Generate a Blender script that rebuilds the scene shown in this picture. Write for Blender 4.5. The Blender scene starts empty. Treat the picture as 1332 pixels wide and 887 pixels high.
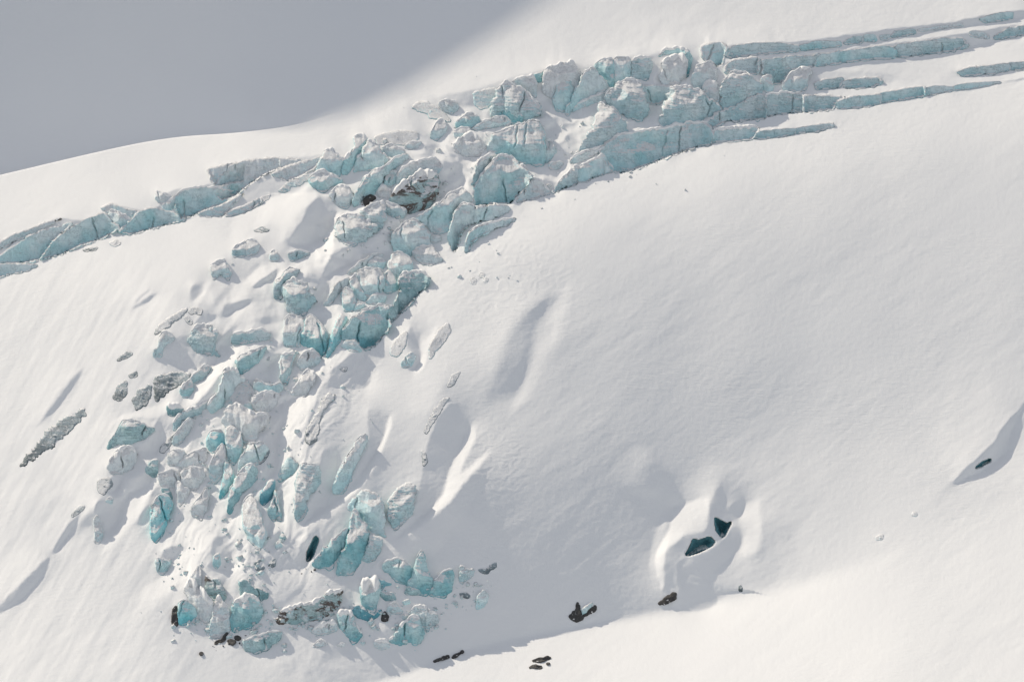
SUN_LC = (-.56, .70, .42)
SUN_E = 3.3
SKY = (.15, 1.0, 3.0, 1.0, .33)
EXPO = 0.05
SHADOW_T = 650.0
# windows of the photograph the outlines were read from: origin x, origin y, enlargement
TILES = {'A': (0, 130, 3.697), 'B': (300, 100, 3.697), 'C': (560, 50, 3.697), 'D': (850, 0, 2.7635),
         'E': (0, 340, 3.168), 'F': (300, 280, 3.697), 'G': (150, 440, 3.697), 'H': (360, 460, 3.697),
         'I': (180, 620, 3.697), 'J': (370, 680, 4.2867), 'K': (700, 580, 3.547), 'L': (1100, 480, 3.694),
         'M': (0, 600, 3.092), 'N': (640, 780, 8.29), 'O': (500, 180, 3.697), 'P': (0, 0, 1.0),
         'Q': (190, 520, 8.867), 'R': (190, 600, 8.867), 'S': (230, 720, 6.82), 'T': (140, 340, 6.335),
         'U': (200, 440, 9.854), 'V': (600, 340, 3.1675)}
# name | tile | ice style | options | label | outline
BLOCKS = '''
w|B|F||long pale crevasse wall curving down from the snowy brow of the upper glacier|0,430 60,405 130,395 220,390 330,400 300,420 230,440 160,470 100,510 60,540 20,575 0,580 -40,590 -80,560 -40,480
w|B|F||faint snow plastered ice band behind the flat topped block with smooth edge|200,470 280,430 340,410 440,385 400,440 330,480 270,500 230,480
s|B|P||flat topped block with rounded shoulder, just left of the slim blue tower|455,355 490,350 530,390 550,400 540,440 525,480 480,470 440,460 400,470 430,410
s|B|T||low blue block at the foot of the flat topped block|400,470 440,450 500,480 540,500 530,520 480,525 450,560 420,540 390,530 370,500
s|B|T|cap=3|slim blue tower with a bright snow cushion on its leaning head|590,290 625,283 660,300 640,340 610,390 590,430 560,470 530,470 545,400 580,370 600,335
s|B|P|cap=2|pale sharp pyramid rising right beside the slim blue tower|665,305 700,330 735,380 755,400 720,430 680,450 640,450 590,460 610,400 640,340
s|B|F||crumbly pale lump half sunk in snow, right of the sharp pyramid|720,350 770,325 810,340 840,360 800,390 750,380
o|B|T||curved blue ice band showing at the crown of the big snow mound|870,150 900,125 945,122 990,150 1030,180 1060,215 1020,205 970,200 930,170
o|B|F||pale ice skirt along the foot of the big snow mound|690,290 760,270 850,260 900,265 900,300 850,330 780,320 710,330
s|B|P|cap=2|little rough pyramid leaning beside the big snow mound|985,230 1015,205 1040,240 1020,280 985,308 960,295
s|B|F||pale notched lump alone on the snow above the big mound|1000,130 1030,108 1085,120 1090,160 1060,180 1020,165
s|B|T||small wedge with a blue nose on the snow saddle behind the grey summit pyramid|1085,220 1150,170 1190,195 1195,220 1150,245 1085,250
s|B|F||small rounded knob just below the wedge with a blue nose|1075,265 1110,245 1150,250 1150,285 1080,300
s|B|S|cap=4|round snow covered hump with fine cracks in the middle of the upper icefall|1070,330 1110,300 1160,275 1200,300 1225,345 1190,385 1130,380 1080,360
s|B|T||long leaning blue slab falling away above the dark rubble rocks|620,530 650,480 720,440 800,390 860,370 850,400 790,440 740,480 720,540 680,570 640,580 600,620 580,610
s|B|P||round bun shaped boss sitting against the long leaning slab|745,490 770,458 800,460 800,500 770,530 742,520
s|B|F||arched pale face behind the dirt stained block|800,470 860,420 930,395 990,390 1015,430 1000,465 950,460 890,480 840,500 800,520
s|B|M|cap=5|broad grey block with a brown dirt stain across its front|780,560 830,510 900,470 960,458 1005,480 1000,540 980,600 940,640 890,650 850,660 800,650 760,610
r|B|K||small dark rubble rocks in snow at the left foot of the dirt stained block|640,590 670,568 700,580 680,605 650,620
s|B|S|cap=3|snowy slab tip poking up between the rubble rocks and the dirt stained block|700,560 730,525 770,550 770,580 720,580
s|B|F||pale blunt tooth standing left of the rubble rocks|470,570 530,522 570,540 590,580 560,635 520,620
s|B|H||wide blue grey face with thin level layers below the rubble rocks|510,690 560,660 620,660 680,700 700,730 660,780 600,815 550,800 510,760
s|B|H||grey broken continuation to the right of the level layered face|620,650 680,620 740,600 745,690 700,750 670,740 640,700
s|B|H||grey curtain of ice hanging directly under the dirt stained block|745,600 800,620 850,650 830,680 780,670 745,650
o|B|H||narrow grey ice edge running down the snow rib left of the blunt tooth|230,550 300,500 360,470 380,490 360,510 300,530 250,560
o|B|F||pale ice flank on the lowest snow rib left of the rounded mound|105,610 160,575 190,565 180,590 130,620
o|B|G|nocap|tiny dark ice edge on the smooth snow left of the layered face|110,740 150,717 190,740 150,745
s|B|H||low twin stub of grey ice in the snow, its left half|10,830 70,790 75,865 15,870
s|B|F||low twin stub of grey ice in the snow, its paler right half|76,790 110,780 135,810 125,850 78,865
s|B|F||short snowy post standing right of the grey twin stubs|190,860 205,832 225,850 228,885 195,887
s|B|H||dark speckled ice lip above the fan shaped block|275,850 330,835 385,850 330,870 290,885
s|B|F||small rounded lump above the long leaning slab|835,340 870,315 920,315 900,340 860,350
o|C|P||pale ragged ice fringe at the very top left of the upper icefall|205,260 300,240 320,260 280,330 240,340 210,320
s|C|F||long low crest behind the grey summit pyramid|390,215 420,195 500,180 510,250 510,290 460,250
s|C|J|nocap|small blue hollow notched in the crest of the upper icefall|500,175 550,160 550,195 520,215 500,200
s|C|S|cap=3|shaded snow dusted slab with a rounded right end at the upper crest|550,150 620,130 680,113 708,145 718,205 700,250 640,270 590,290 540,260
s|C|P|cap=1|pale free standing finger in front of the shaded snow slab|615,205 650,182 672,200 690,260 670,320 640,355 600,350 592,300 605,260
s|C|H|cap=2|grey summit pyramid with diagonal bands and a blue left foot|335,230 370,215 430,240 490,280 525,320 530,380 460,390 430,415 380,410 340,370 300,370 290,340 310,290
s|C|J||blue split foot under the left side of the grey summit pyramid|290,340 330,300 350,310 380,330 440,370 440,400 400,412 360,400 345,350 335,385 290,380
s|C|F||low grey wedge spreading left from the grey summit pyramid|195,440 260,400 300,385 350,375 400,410 350,420 300,430 240,435
s|C|T|cap=1|large domed blue block with a vertical groove near its right end|270,530 310,460 380,425 450,410 490,395 520,400 540,450 550,480 545,600 505,610 440,600 400,580 330,560 290,570
s|C|P||thin sliver leaning on the right end of the large domed block|552,490 580,490 605,540 560,600 542,595
s|C|H||long grey crest running down behind the tall blunt headed block|230,600 270,560 330,570 260,640 220,690 195,710
s|C|T|cap=2,lip|tall blunt headed blue block touching the brow of the smooth snow dome|260,640 300,590 345,560 390,575 450,620 490,665 470,700 410,760 390,795 320,795 220,810 205,740 230,680
s|C|F|lip|pale shoulder on the right of the tall blunt headed block|490,670 540,690 575,745 500,770 410,790 430,740
s|C|P|cap=1|steep pale triangle leaning in front of the deep blue columns|740,160 780,145 830,200 860,240 800,265 740,290 690,320 660,370 655,350 690,280
s|C|P||stack of thin slabs at the foot of the steep pale triangle|680,355 720,310 800,275 840,265 830,300 760,320 700,345
s|C|J|cap=1.5|deep blue column pair at the crest behind the steep pale triangle|790,130 820,105 870,95 880,140 880,230 860,230 840,190 810,170
s|C|P|cap=1|pale pillar at the crest, right of the deep blue column pair|886,90 960,95 960,185 900,215 884,225
s|C|H||grey fronted block at the crest between the pale pillar and the snow cushion|970,110 1010,90 1060,95 1060,150 1040,200 1010,195 970,185
s|C|J||blue arch framing the snow cushion on the crest|1095,90 1120,55 1180,42 1240,60 1257,100 1245,160 1230,190 1225,110 1200,75 1150,65
s|C|S|cap=5|block under a fat snow cushion inside the blue arch|1110,120 1140,100 1200,85 1230,110 1230,180 1190,230 1130,230 1100,190 1115,150
w|C|P|nocap|smooth pale wall below the block with the fat snow cushion|1020,225 1130,230 1190,240 1150,290 1080,320 1045,310 1030,260
s|C|H|cap=1.5|broad grey pyramid with a rounded peak and dotted base line|845,270 900,215 950,193 985,200 1015,230 1045,310 1050,350 1010,395 950,380 880,350 845,310
s|C|H|cap=1|dark sharp triangle in front of the broad grey pyramid|820,310 870,335 910,370 940,430 945,450 890,470 840,510 780,530 720,535 760,470 790,390 805,330
s|D|H|cap=1.5|big grey blue pyramid just above the long blue barrel wall|70,315 110,308 160,325 215,360 240,400 215,425 160,445 90,450 20,458 30,410 50,350
s|D|F||small blocky lump on the right shoulder of the big grey blue pyramid|175,320 200,290 235,310 235,380 200,360 180,340
s|D|H|cap=1|square grey block with cracked face under the lowest of the level ledges|250,290 290,263 350,268 385,300 385,345 330,370 280,395 245,395 240,340
s|D|P||small pale stump on the right of the square cracked block|390,280 425,275 430,320 410,335 385,310
s|D|F|cap=1|narrow grey fin right of the snow chute near the crest|150,240 200,222 225,245 225,290 180,310 160,330 135,300
w|D|P||bright fluted ice fall at the head of the snow chute|175,165 240,150 260,170 245,230 225,240 180,210
w|P|T|cap=2|long blue barrel shaped wall lying along the brow of the smooth snow dome|780,198 790,185 804,177 831,171 858,167 886,161 911,158 924,165 927,177 924,188 897,194 872,203 850,212 830,219 808,226 795,222
s|C|P|lip|pale sloping block at the left end of the long blue barrel shaped wall|710,690 720,620 770,590 830,565 855,600 880,640 800,665 740,690
s|C|H|lip|dark sharp wedge cutting down to the dome brow, left end of its row|580,745 620,690 670,640 700,615 715,650 705,700 640,725
s|C|F||grey layered ledge above the dark sharp wedge|670,600 690,565 760,540 840,515 820,545 770,570 720,590
s|C|F||tiny knob in the snow hollow right of the large domed block|570,600 620,590 640,600 620,625 575,630
w|D|H||topmost ledge wall, its long west section|265,205 290,165 360,155 450,155 520,165 515,185 450,188 380,195 330,200 290,208
w|D|T||topmost ledge wall, a smooth bluish strip next to the west section|530,165 590,150 665,148 670,165 600,175 540,182
w|D|H||topmost ledge wall, a short ragged window in the snow|690,155 715,135 745,130 748,155 700,160
w|D|T||topmost ledge wall, a tiny square window in the snow|765,125 790,125 795,148 765,150
w|D|H||topmost ledge wall, the smallest speck of ice|823,130 840,125 842,142 825,143
w|D|H||topmost ledge wall, a tapering patch halfway along|860,130 875,112 930,108 932,120 900,130 865,136
w|D|F||topmost ledge wall, a thin snow crusted sliver|955,108 1050,92 1052,102 960,113
w|D|F||topmost ledge wall, a tiny lens near the sky end|1070,92 1105,85 1105,95 1070,98
w|D|T||topmost ledge wall, the bluest patch near its upper end|1175,70 1230,50 1285,45 1285,68 1200,82
w|D|H||second ledge wall, its shaded west end beside the fluted ice fall|262,240 300,215 360,210 375,215 370,265 300,268 262,262
w|D|H||second ledge wall, the tall cracked section above the snow gap|400,215 480,205 595,195 588,215 575,240 500,250 490,262 455,300 430,300 425,278 395,265
w|D|T||second ledge wall, the long smooth section|598,196 700,185 800,168 850,165 870,190 862,210 760,215 650,230 583,240
w|D|H||second ledge wall, the lens shaped section with dark upper edge|872,165 960,150 1050,138 1110,140 1125,165 1070,185 960,200 872,208
w|D|F||second ledge wall, small crumbling patches in the snow|1145,112 1170,114 1200,128 1200,140 1170,136 1145,130
w|D|H||second ledge wall, its far upper end at the picture edge|1230,135 1260,110 1332,92 1350,92 1350,122 1280,135 1235,142
s|D|F|cap=2|grey snow topped block standing in the gap between the ledge walls|490,270 520,250 560,245 570,260 550,290 548,325 500,328 470,330 465,310
w|D|H||short crusted ice patch between second and fourth ledges, its left half|585,300 620,285 675,283 665,318 590,322
w|D|H||short crusted ice patch between second and fourth ledges, its right half|685,295 750,280 810,280 820,300 780,315 690,320
w|D|H||isolated dark lens of ice high in the wide snow bench|1095,260 1140,242 1270,230 1278,255 1220,265 1120,275
w|D|H||small streaked wall right of the isolated dark lens|1281,229 1310,225 1330,222 1350,222 1350,246 1285,255
w|D|H||fourth ledge wall, the slanting cracked west section|180,440 240,405 300,375 380,340 400,345 405,425 330,435 250,440 215,460
w|D|H|cap=1.5|fourth ledge wall, the square section with a black vertical crack|408,340 470,333 535,333 535,405 470,410 408,420
w|D|H||fourth ledge wall, the section tapering right of the black crack|545,340 620,345 690,350 660,360 640,395 545,405
w|D|T||fourth ledge wall, a bright blue sagging section|665,365 720,345 815,340 812,375 740,388 665,392
w|D|T||fourth ledge wall, a long even blue section|820,335 900,320 970,310 975,345 900,358 820,370
w|D|P||fourth ledge wall, a thin pale section|980,320 1010,312 1075,315 1075,325 1010,340 980,345
w|D|P||fourth ledge wall, its thread thin upper end|1080,315 1130,298 1250,296 1200,308 1130,320 1080,325
w|D|T|cap=2.5|lowest short wall on the dome brow, its snow capped first section|210,500 225,465 280,462 360,455 378,462 355,500 290,508 212,512
w|D|H||lowest short wall on the dome brow, its middle section|380,470 450,465 505,462 505,485 430,495 362,501
w|D|H||lowest short wall on the dome brow, its tapering last section|515,465 560,452 640,442 645,455 580,475 515,480
w|A|F||faint frosted band along the upper rim of the far lower left wall|0,690 60,650 150,620 240,585 300,570 200,620 110,660 40,700 -40,730 -40,710
w|A|P||streaky whitish wall sloping down to the picture edge at the far left|-40,790 0,755 80,700 170,640 260,610 350,590 250,680 190,765 100,785 0,785 -40,800
w|A|T||smooth blue wall section beside the streaky whitish wall|195,765 230,700 330,620 420,570 500,545 540,590 570,620 480,670 380,700 290,745
s|A|P||rounded knuckle of ice leaning on the smooth blue wall section|515,560 540,530 600,560 640,580 600,620 565,630 525,600
w|A|F||frosted hump above the rounded knuckle of ice|490,520 540,497 600,520 655,540 620,580 560,545 520,540
w|A|T||grey blue wall with level cracks right of the rounded knuckle|575,635 620,590 670,545 720,520 770,530 820,540 860,560 890,580 820,595 720,620 640,645
s|A|P|cap=1.5|small pale scoop shaped block above the grey blue wall|780,510 840,470 835,520 810,530 785,530
s|A|F||tiny frosted lump at the top of the scoop shaped block|750,440 790,450 835,470 780,510 755,480
w|A|T|cap=1.5|large ribbed wall with curved white rib and long blue face|840,470 900,430 970,415 1060,430 1110,440 1150,460 1060,505 980,530 920,560 870,570 850,520
w|A|J|nocap|deep blue pocket at the right end of the large ribbed wall|1090,430 1110,400 1150,410 1160,440 1130,460 1095,445
w|A|F||broad snow dusted slope of ice above the deep blue pocket|1000,330 1100,310 1180,300 1170,390 1100,400 1040,420
w|A|P||last low blue wall below the streaky one at the far left|-40,800 0,790 80,790 180,793 120,825 60,835 0,850 -40,870
w|A|F||frosted strip of ice under the snow rib right of the large ribbed wall|955,545 1000,520 1100,490 1150,460 1170,450 1120,500 1070,560 1000,560
w|A|F||thin frosted strip between two snow ribs, nearest the rounded snow mound|1090,560 1120,530 1200,500 1250,470 1257,490 1180,540 1130,555
o|A|G|nocap|thin grey ice chip on smooth snow below the knuckle of ice|400,722 440,708 470,710 460,722 410,728
o|A|F|nocap|grainy grey ice patch on smooth snow right of the thin grey chip|525,690 560,675 580,690 550,705
s|A|F|cap=2|frosty fluted mound of ice left of the small grey stubs|1010,800 1040,780 1080,765 1110,830 1100,870 1060,830 1030,870
o|E|G|nocap|long dark blue grey ice strip lying alone in the steep left snow slope|80,845 130,780 200,700 260,650 350,605 345,640 300,680 250,720 220,765 150,800 100,840
s|E|E|cap=1|dark green blue wedge shaped block on the left snow slope|440,775 465,720 510,655 540,650 590,675 640,690 590,730 530,752 480,755
o|E|G|nocap|narrow dark layered outcrop, first of three in a row in a snow hollow|465,560 490,510 520,490 525,550 490,575
o|E|G||rounded dark layered outcrop, middle of three in a snow hollow|545,570 570,530 620,512 622,560 590,600 560,612
o|E|G||widest dark layered outcrop, last of three in a snow hollow|636,480 680,458 785,462 770,490 710,520 650,575 636,550
o|E|G|nocap|tiny dark tip above the narrow layered outcrop|530,470 560,452 565,470 540,480
o|E|G|nocap|thin dark stain of ice high on the left snow slope|480,410 520,372 545,380 510,400
o|T|Q|nocap|long narrow grey crest exposed along a snow rib|385,600 430,530 500,470 600,415 650,390 660,400 590,470 500,540 440,580
o|T|Q|nocap|two speckled grey rock like patches on the summit of the snow rib|665,415 690,385 740,380 780,400 770,440 720,425 690,435
o|T|Q|nocap|small speckled patch just under the summit of the snow rib|630,465 660,455 700,500 690,520 655,495
s|T|F||snow choked pale block ending the snow rib with a bright notch|420,690 440,600 470,575 550,640 520,665 480,680 455,715 440,785 380,790 380,720 415,720
s|T|H||snow hooded blue grey block with a tiny dark stone at its right tip|655,660 720,530 840,530 900,600 860,660 900,750 930,790 850,770 745,760 700,700
s|T|H|cap=2|low grey slab with rough upper edge below the snow saddle|1020,680 1040,585 1140,590 1267,555 1340,590 1330,640 1180,665
s|U|T|cap=1.5|thin blue green fin lit along its upper left edge|450,540 600,400 640,360 740,370 690,430 640,520 560,555 490,570
s|U|T|cap=3|blue green block curving below the thin fin, with snow on its back|350,640 400,590 460,550 495,590 500,670 440,750 380,755 340,700
s|Q|E|cap=4|two tone block with green dark base beneath a snow lid|245,60 300,70 360,60 430,110 400,150 300,190 250,170
s|Q|H|cap=2|leaning grey green slab with a dark slot beside it|320,260 400,160 500,110 620,60 740,10 690,90 620,160 520,190 430,230 370,330 330,340
s|Q|F||narrow snow dusted slab with speckled foot under the grey green slab|320,430 350,370 420,290 500,220 525,260 540,310 470,400 420,470 360,520 310,500
o|Q|Q|nocap|thin dark seam of ice on the bright left margin of the lower icefall|160,600 180,530 240,480 310,400 340,380 300,470 230,580 200,610
s|Q|E|nocap|dark ragged green blue ledge at the left margin of the lower icefall|0,790 60,700 130,680 120,760 130,860 90,887 40,850 0,830
s|Q|F|cap=1.5|rounded box with small green columns under a snowy lid|250,640 300,590 370,580 440,600 430,650 380,720 370,750 260,750
s|Q|S|cap=1|smooth snow coated slab running up to the blue bulb|370,750 470,650 600,590 680,560 690,700 640,730 520,760 420,790
s|U|P|cap=3|long pale ridge block bending down beside the bright snow ramp|680,887 730,800 810,730 860,560 900,440 950,400 1030,395 1170,540 1080,560 1040,620 1000,720 950,780 870,880 760,960
o|U|H|nocap|rough grey face right of the long pale ridge block|1010,560 1170,550 1281,620 1300,780 1270,887 1130,887 1000,830 900,860 980,740
s|F|J|cap=1|tilted oval blue face above the long pale ridge block|20,700 80,660 170,630 150,690 100,730 50,770
s|G|S|cap=2|smooth frosted dome at the heart of the lower icefall|510,400 530,340 575,318 620,340 680,360 740,370 730,410 690,450 670,500 640,540 600,470 580,430 535,425
s|G|T|nocap|rippled blue face with a deep slot under the frosted dome|535,430 560,420 600,440 610,500 600,560 570,610 545,580 530,500
s|Q|V|cap=1|vivid turquoise bulb left of the deep slot|700,460 740,380 810,345 870,350 900,420 910,500 860,500 800,590 760,600 710,540
s|G|P|cap=1|two lobed pale blue block right of the rippled blue face|625,545 650,510 700,500 735,530 720,570 680,610 630,600 600,640 590,640 605,580
s|G|F|cap=2|frosted spear shaped block below the turquoise bulb|460,600 490,540 515,505 530,540 525,600 520,650 480,700 450,660
s|G|V|nocap|small sharp cyan shard between the spear and the hooked block|500,770 520,680 530,590 550,610 570,660 560,700 520,760
s|G|J|cap=1.5|hooked blue block with a jagged dark underside|540,830 555,720 600,640 650,605 685,640 680,680 620,730 580,790 550,840
s|I|P|cap=1.5|pointed pale blue fang beside the bright snow apron|500,140 520,105 545,90 560,110 590,180 615,290 580,360 530,300 505,240
s|G|T|nocap|dark blue tip wedged under the long snow buttress|785,690 800,620 840,570 880,600 860,640 820,680
s|G|D|nocap|dark blue layered bulb in the shadow left of the snow buttress|700,790 700,740 740,685 765,680 765,720 740,780 710,800
s|G|T|nocap|ragged blue teeth below the dark layered bulb|740,850 735,830 760,770 775,720 775,770 790,830 800,880 770,860 765,880
s|G|H|cap=1|grey blue shield of ice on the shaded side of the snow buttress|875,655 900,600 980,600 990,660 960,740 930,745 920,790 910,850 875,880 865,760
s|I|V|cap=1.5|big turquoise lobe at the lower left margin of the icefall|60,160 90,100 130,85 160,115 160,150 140,200 120,270 85,320 65,290 55,220
s|R|E|nocap|small green tongue of ice above the big turquoise lobe|180,310 240,310 280,340 305,430 270,450 220,420
s|R|S|cap=1|square snow coated panel in the shade above the green tongue|130,150 220,130 300,90 380,140 390,210 340,290 230,310 170,260
s|R|F|cap=1|pale spiked rib right of the snow coated panel|340,270 375,230 420,300 500,330 470,400 410,490 390,520 360,400
s|R|S|cap=1|round shaded snow panel between two bright snow strips|400,130 450,90 560,70 650,90 680,160 640,240 590,320 500,320 420,290
s|R|S|cap=1|curled snow coated shell above the bright snow apron|520,560 560,480 640,400 700,300 720,400 690,560 640,680 550,640
s|I|T|cap=1|small blue pointed keel under the big turquoise lobe|85,390 150,410 150,430 115,475 90,445
s|I|V|cap=1|turquoise cave mouth block at the bottom left corner of the icefall|200,600 230,590 260,620 278,665 240,700 195,712 190,640
r|I|K|nocap|dark streaked pillar at the left edge of the turquoise cave mouth|165,640 180,620 190,660 190,715 165,715
s|S|J|cap=4|fat pale blue boulder block with a snowy left facet|485,480 520,420 590,390 650,370 720,410 770,480 740,560 690,620 620,660 500,690 485,600
s|S|E|nocap|dark grey blue overhang with smooth shaded face above the fat boulder|550,250 600,220 680,290 800,350 800,390 730,420 690,390 650,370 590,390 560,340
s|S|M|nocap|green and brown curtain of ice ribs at the top of the ruined tower|255,190 300,230 360,220 400,300 430,380 400,430 320,410 260,340
s|S|F|cap=3|ragged snow smeared tower base with dark mud at its foot|300,620 340,430 370,370 400,440 450,480 470,600 470,690 400,740 320,750 295,700
s|S|S|cap=6|bulging snow covered ice mass between cave mouth and ruined tower|130,430 60,330 120,230 220,320 300,430 320,520 270,610 220,580 170,510
s|I|M|cap=3|long low block with dark brown dirt over a blue green base|660,690 700,640 770,620 850,600 920,550 980,545 970,600 940,640 880,675 800,700 760,710 720,705 680,712
s|I|E|cap=1|boat shaped dark rimmed block alone at the bottom of the debris|500,790 560,770 640,745 690,740 680,780 620,830 560,850 515,830
s|S|F|nocap|small snowy triangle on the left of the ruined tower|120,215 195,100 215,150 215,310 170,300
s|J|J|cap=1|left blade of the tall blue ice fan|150,235 220,150 290,70 355,35 340,120 290,200 260,255 200,245
s|J|J|cap=1|broad central blade of the tall blue ice fan|290,290 305,210 345,120 365,30 392,-85 430,-20 470,50 465,110 430,190 400,260 350,298
s|J|H|nocap|right frosted blade of the tall blue ice fan|478,60 545,90 540,150 510,200 455,210 435,200 468,120
s|H|P|nocap|pitted blue panel directly above the tall ice fan|340,740 380,680 440,650 500,690 520,770 510,850 530,887 450,860 400,780
s|H|H|nocap|pitted grey panel high on the right of the ice fan|540,700 590,640 640,620 670,660 660,720 640,780 570,850 535,800
s|H|P|cap=1|narrow pale blue panel between two snow buttresses|270,640 300,570 340,500 380,420 430,380 430,430 390,500 360,590 320,670 270,670
o|H|Q|nocap,f=.5|rough grey crust running down the crest of the left snow buttress|140,420 145,370 190,290 240,200 290,195 240,250 205,310 195,410 160,435
o|H|Q|nocap|dark speck of crust near the top of the left snow buttress|300,70 340,65 330,85
o|H|Q|nocap|short dark crust strip at the head of the middle snow buttress|820,160 840,110 880,85 870,110 850,150
o|H|Q|nocap|long dark crust strip on the middle snow buttress|710,375 750,280 810,215 830,215 780,280 740,350 720,385
o|H|Q|nocap|thin hook of crust in the shaded hollow right of the pitted panels|695,465 715,480 725,520 705,540 703,500
o|F|F|nocap|grey crust patch on the dome flank beside the deep blue trough|975,600 1000,550 1040,520 1055,560 1000,640 960,690 950,640
c|I|C||narrow black slot in the snow left of the tall blue ice fan|810,405 815,360 850,285 865,300 845,370 825,400
s|J|J|cap=1|left third of the blue band across the dome foot|548,250 560,215 620,200 680,220 720,260 700,310 680,350 640,330 590,290
s|J|J|cap=1|spired middle third of the blue band across the dome foot|722,262 740,200 765,150 785,210 790,260 820,320 830,340 800,400 770,405 682,360 705,312
s|J|J|cap=1|stepped right third of the blue band across the dome foot|832,325 890,270 930,255 945,290 930,370 890,415 860,410 810,400 835,350
s|J|E|nocap|small grey blue foot tucked under the spired middle third|670,395 690,355 750,375 765,400
s|J|H|nocap|detached grey triangle right of the stepped blue third|980,235 1020,255 1065,265 1030,310 985,345
o|J|G|nocap|thin dark ice hook at the right end of the blue band|1080,260 1130,255 1180,220 1180,245 1120,280
s|J|P|nocap|pale leaf shaped ice patch low on the dome foot|1070,480 1080,410 1110,370 1135,400 1130,440 1095,475
o|J|G|nocap|little grey chip between the blue band and the leaf shaped patch|975,395 1015,388 1032,410 1020,420
s|J|J|cap=8|fluted blue tower wearing a square snow hat among the debris|430,340 480,325 530,335 530,390 515,450 500,510 470,490 440,470 430,420 425,380
s|J|D|nocap|dark blue hull under the tower with the square snow hat|370,490 410,450 470,500 500,515 540,480 520,520 470,545 400,520
s|J|E|nocap|blue grey rubble block leaning right of the snow hatted tower|530,380 560,395 600,390 620,430 570,430 540,410
s|J|D|nocap|dark blue wing spreading behind the snow hatted tower|460,300 530,310 600,340 560,350 540,375 530,335 480,322
s|J|F|cap=2|frosted rubble slab below the leaning rubble block|570,500 590,450 620,440 660,490 640,505
s|J|J|cap=4|fluted blue block slumping to the right at the bottom of the debris|295,505 330,492 365,500 400,560 430,620 410,665 380,670 350,620 320,590 300,560
s|J|F|cap=3|low snow crusted block left of the slumping fluted block|150,610 180,575 260,550 290,560 290,600 240,615 190,625
s|J|H|cap=2|rough grey backed block behind the snow tented blue block|695,510 735,458 800,480 855,510 850,550 795,605 770,570 730,520
s|J|J|cap=3|snow tented bright blue block lowest on the right of the debris|585,650 610,640 640,590 710,515 740,530 780,600 775,650 760,672 720,675 715,655 650,678 600,665
s|J|F|cap=2|clump of frosted rubble at the very bottom of the debris|500,660 570,655 590,690 540,705 505,690
s|J|F|cap=1|flat frosted chips left of the slumping fluted block's foot|155,690 200,650 240,670 200,690
s|J|F|cap=1|tiny frosted chip between flat chips and frosted rubble clump|290,680 340,670 330,685
r|J|K|nocap|small dark notched stone beside the frosted rubble slab|545,520 560,490 580,520 575,545 545,545
s|J|P|nocap|tiny pale blue pebble of ice above the leaning rubble block|660,440 690,425 700,445 670,452
s|F|H|cap=1|fan shaped frosty blue block, its crumbling left wing|210,400 215,330 260,265 340,255 300,310 250,350 245,410
s|F|H|cap=2|fan shaped frosty blue block, its ribbed right wing|245,345 300,305 340,310 420,410 385,440 350,485 290,480 265,430
s|F|P|cap=1|pale flat fronted pillar under the fan shaped block|260,500 290,480 340,490 360,530 340,600 330,630 255,635
s|F|J|cap=1|blue dagger shaped block right of the flat fronted pillar|360,500 385,480 430,520 470,590 450,660 435,690 390,640 345,620 340,580 360,545
s|F|T|cap=2|pale blue hood shaped block below the flat fronted pillar|245,670 310,665 290,730 270,820 240,790 240,710
s|F|F|cap=2|frosted round shouldered block below the blue dagger|320,720 340,670 390,645 430,670 430,700 390,730 340,740
s|F|P|cap=1|saddle shaped pale block with two horns|110,830 125,785 160,810 200,820 240,800 250,830 220,860 150,850
s|F|S|cap=2|smooth snow coated tile next to the long grey snow buttress|310,830 370,740 405,760 400,800 360,870 290,860
s|F|T|cap=1|small upright blue tablet left of the split box block|530,380 555,345 585,360 603,420 588,460 550,465
s|F|P|cap=1.5|narrow left half of the split box block|572,320 600,280 615,310 648,408 610,412 590,370
s|F|P|cap=1|wide right half of the split box block with smooth face|607,275 650,255 720,262 742,300 735,360 700,385 652,410 625,350
s|F|F|cap=1|snow dusted ledge rising behind the split box block|560,280 620,230 700,180 735,190 690,215 640,245 580,285
s|F|P|cap=1|small bright block on the ledge above the split box block|660,235 700,200 740,220 740,258 670,250
s|F|P|cap=1|rounded thumb shaped block pressed against the curling block|755,240 780,185 820,178 860,210 880,260 840,285 800,310 770,280
s|F|T|nocap|blue grey gap filler between the split box and thumb blocks|744,280 760,265 800,320 810,350 760,380 738,370
s|F|P|nocap|flat triangular chip at the foot of the split box block|650,420 700,370 750,390 740,420 690,430
s|F|P|cap=1|small cube of ice in front of the upright blue tablet|595,460 615,420 645,430 630,450
s|F|E|cap=2,lip|curling block with sandy top edge against the dome flank|805,300 860,270 920,265 960,300 950,340 900,380 860,430 780,510 750,500 740,470 790,420 815,350
s|F|J|cap=1,lip|massive blue trough wall beside the dome flank|535,600 540,545 600,480 700,430 760,440 760,500 770,530 740,570 690,630 640,645 600,600
s|F|V|nocap|deep turquoise column at the left end of the trough wall|460,690 480,590 510,510 530,475 560,490 538,545 525,600 500,640
s|F|P|nocap|curved pale shell at the bottom of the blue trough|530,630 560,605 600,600 628,625 625,655 580,650
s|F|P|cap=1|big pale blue head shaped block above the thumb block|775,90 860,25 905,25 940,70 960,110 960,150 890,180 860,200 830,180 790,180 775,140
s|F|F|cap=1|cracked frosty shoulder of the head shaped block|870,180 920,145 970,150 1000,200 1020,215 960,240 920,240
s|F|F|nocap|small round snowball like lump beside the head shaped block|960,95 1010,100 1010,125 970,135
s|O|P|cap=1.5|wide blue slab with a dark vertical seam behind the head shaped block|150,385 245,320 330,265 375,238 415,275 430,300 345,320 320,380 305,455 250,460 215,430
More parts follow.
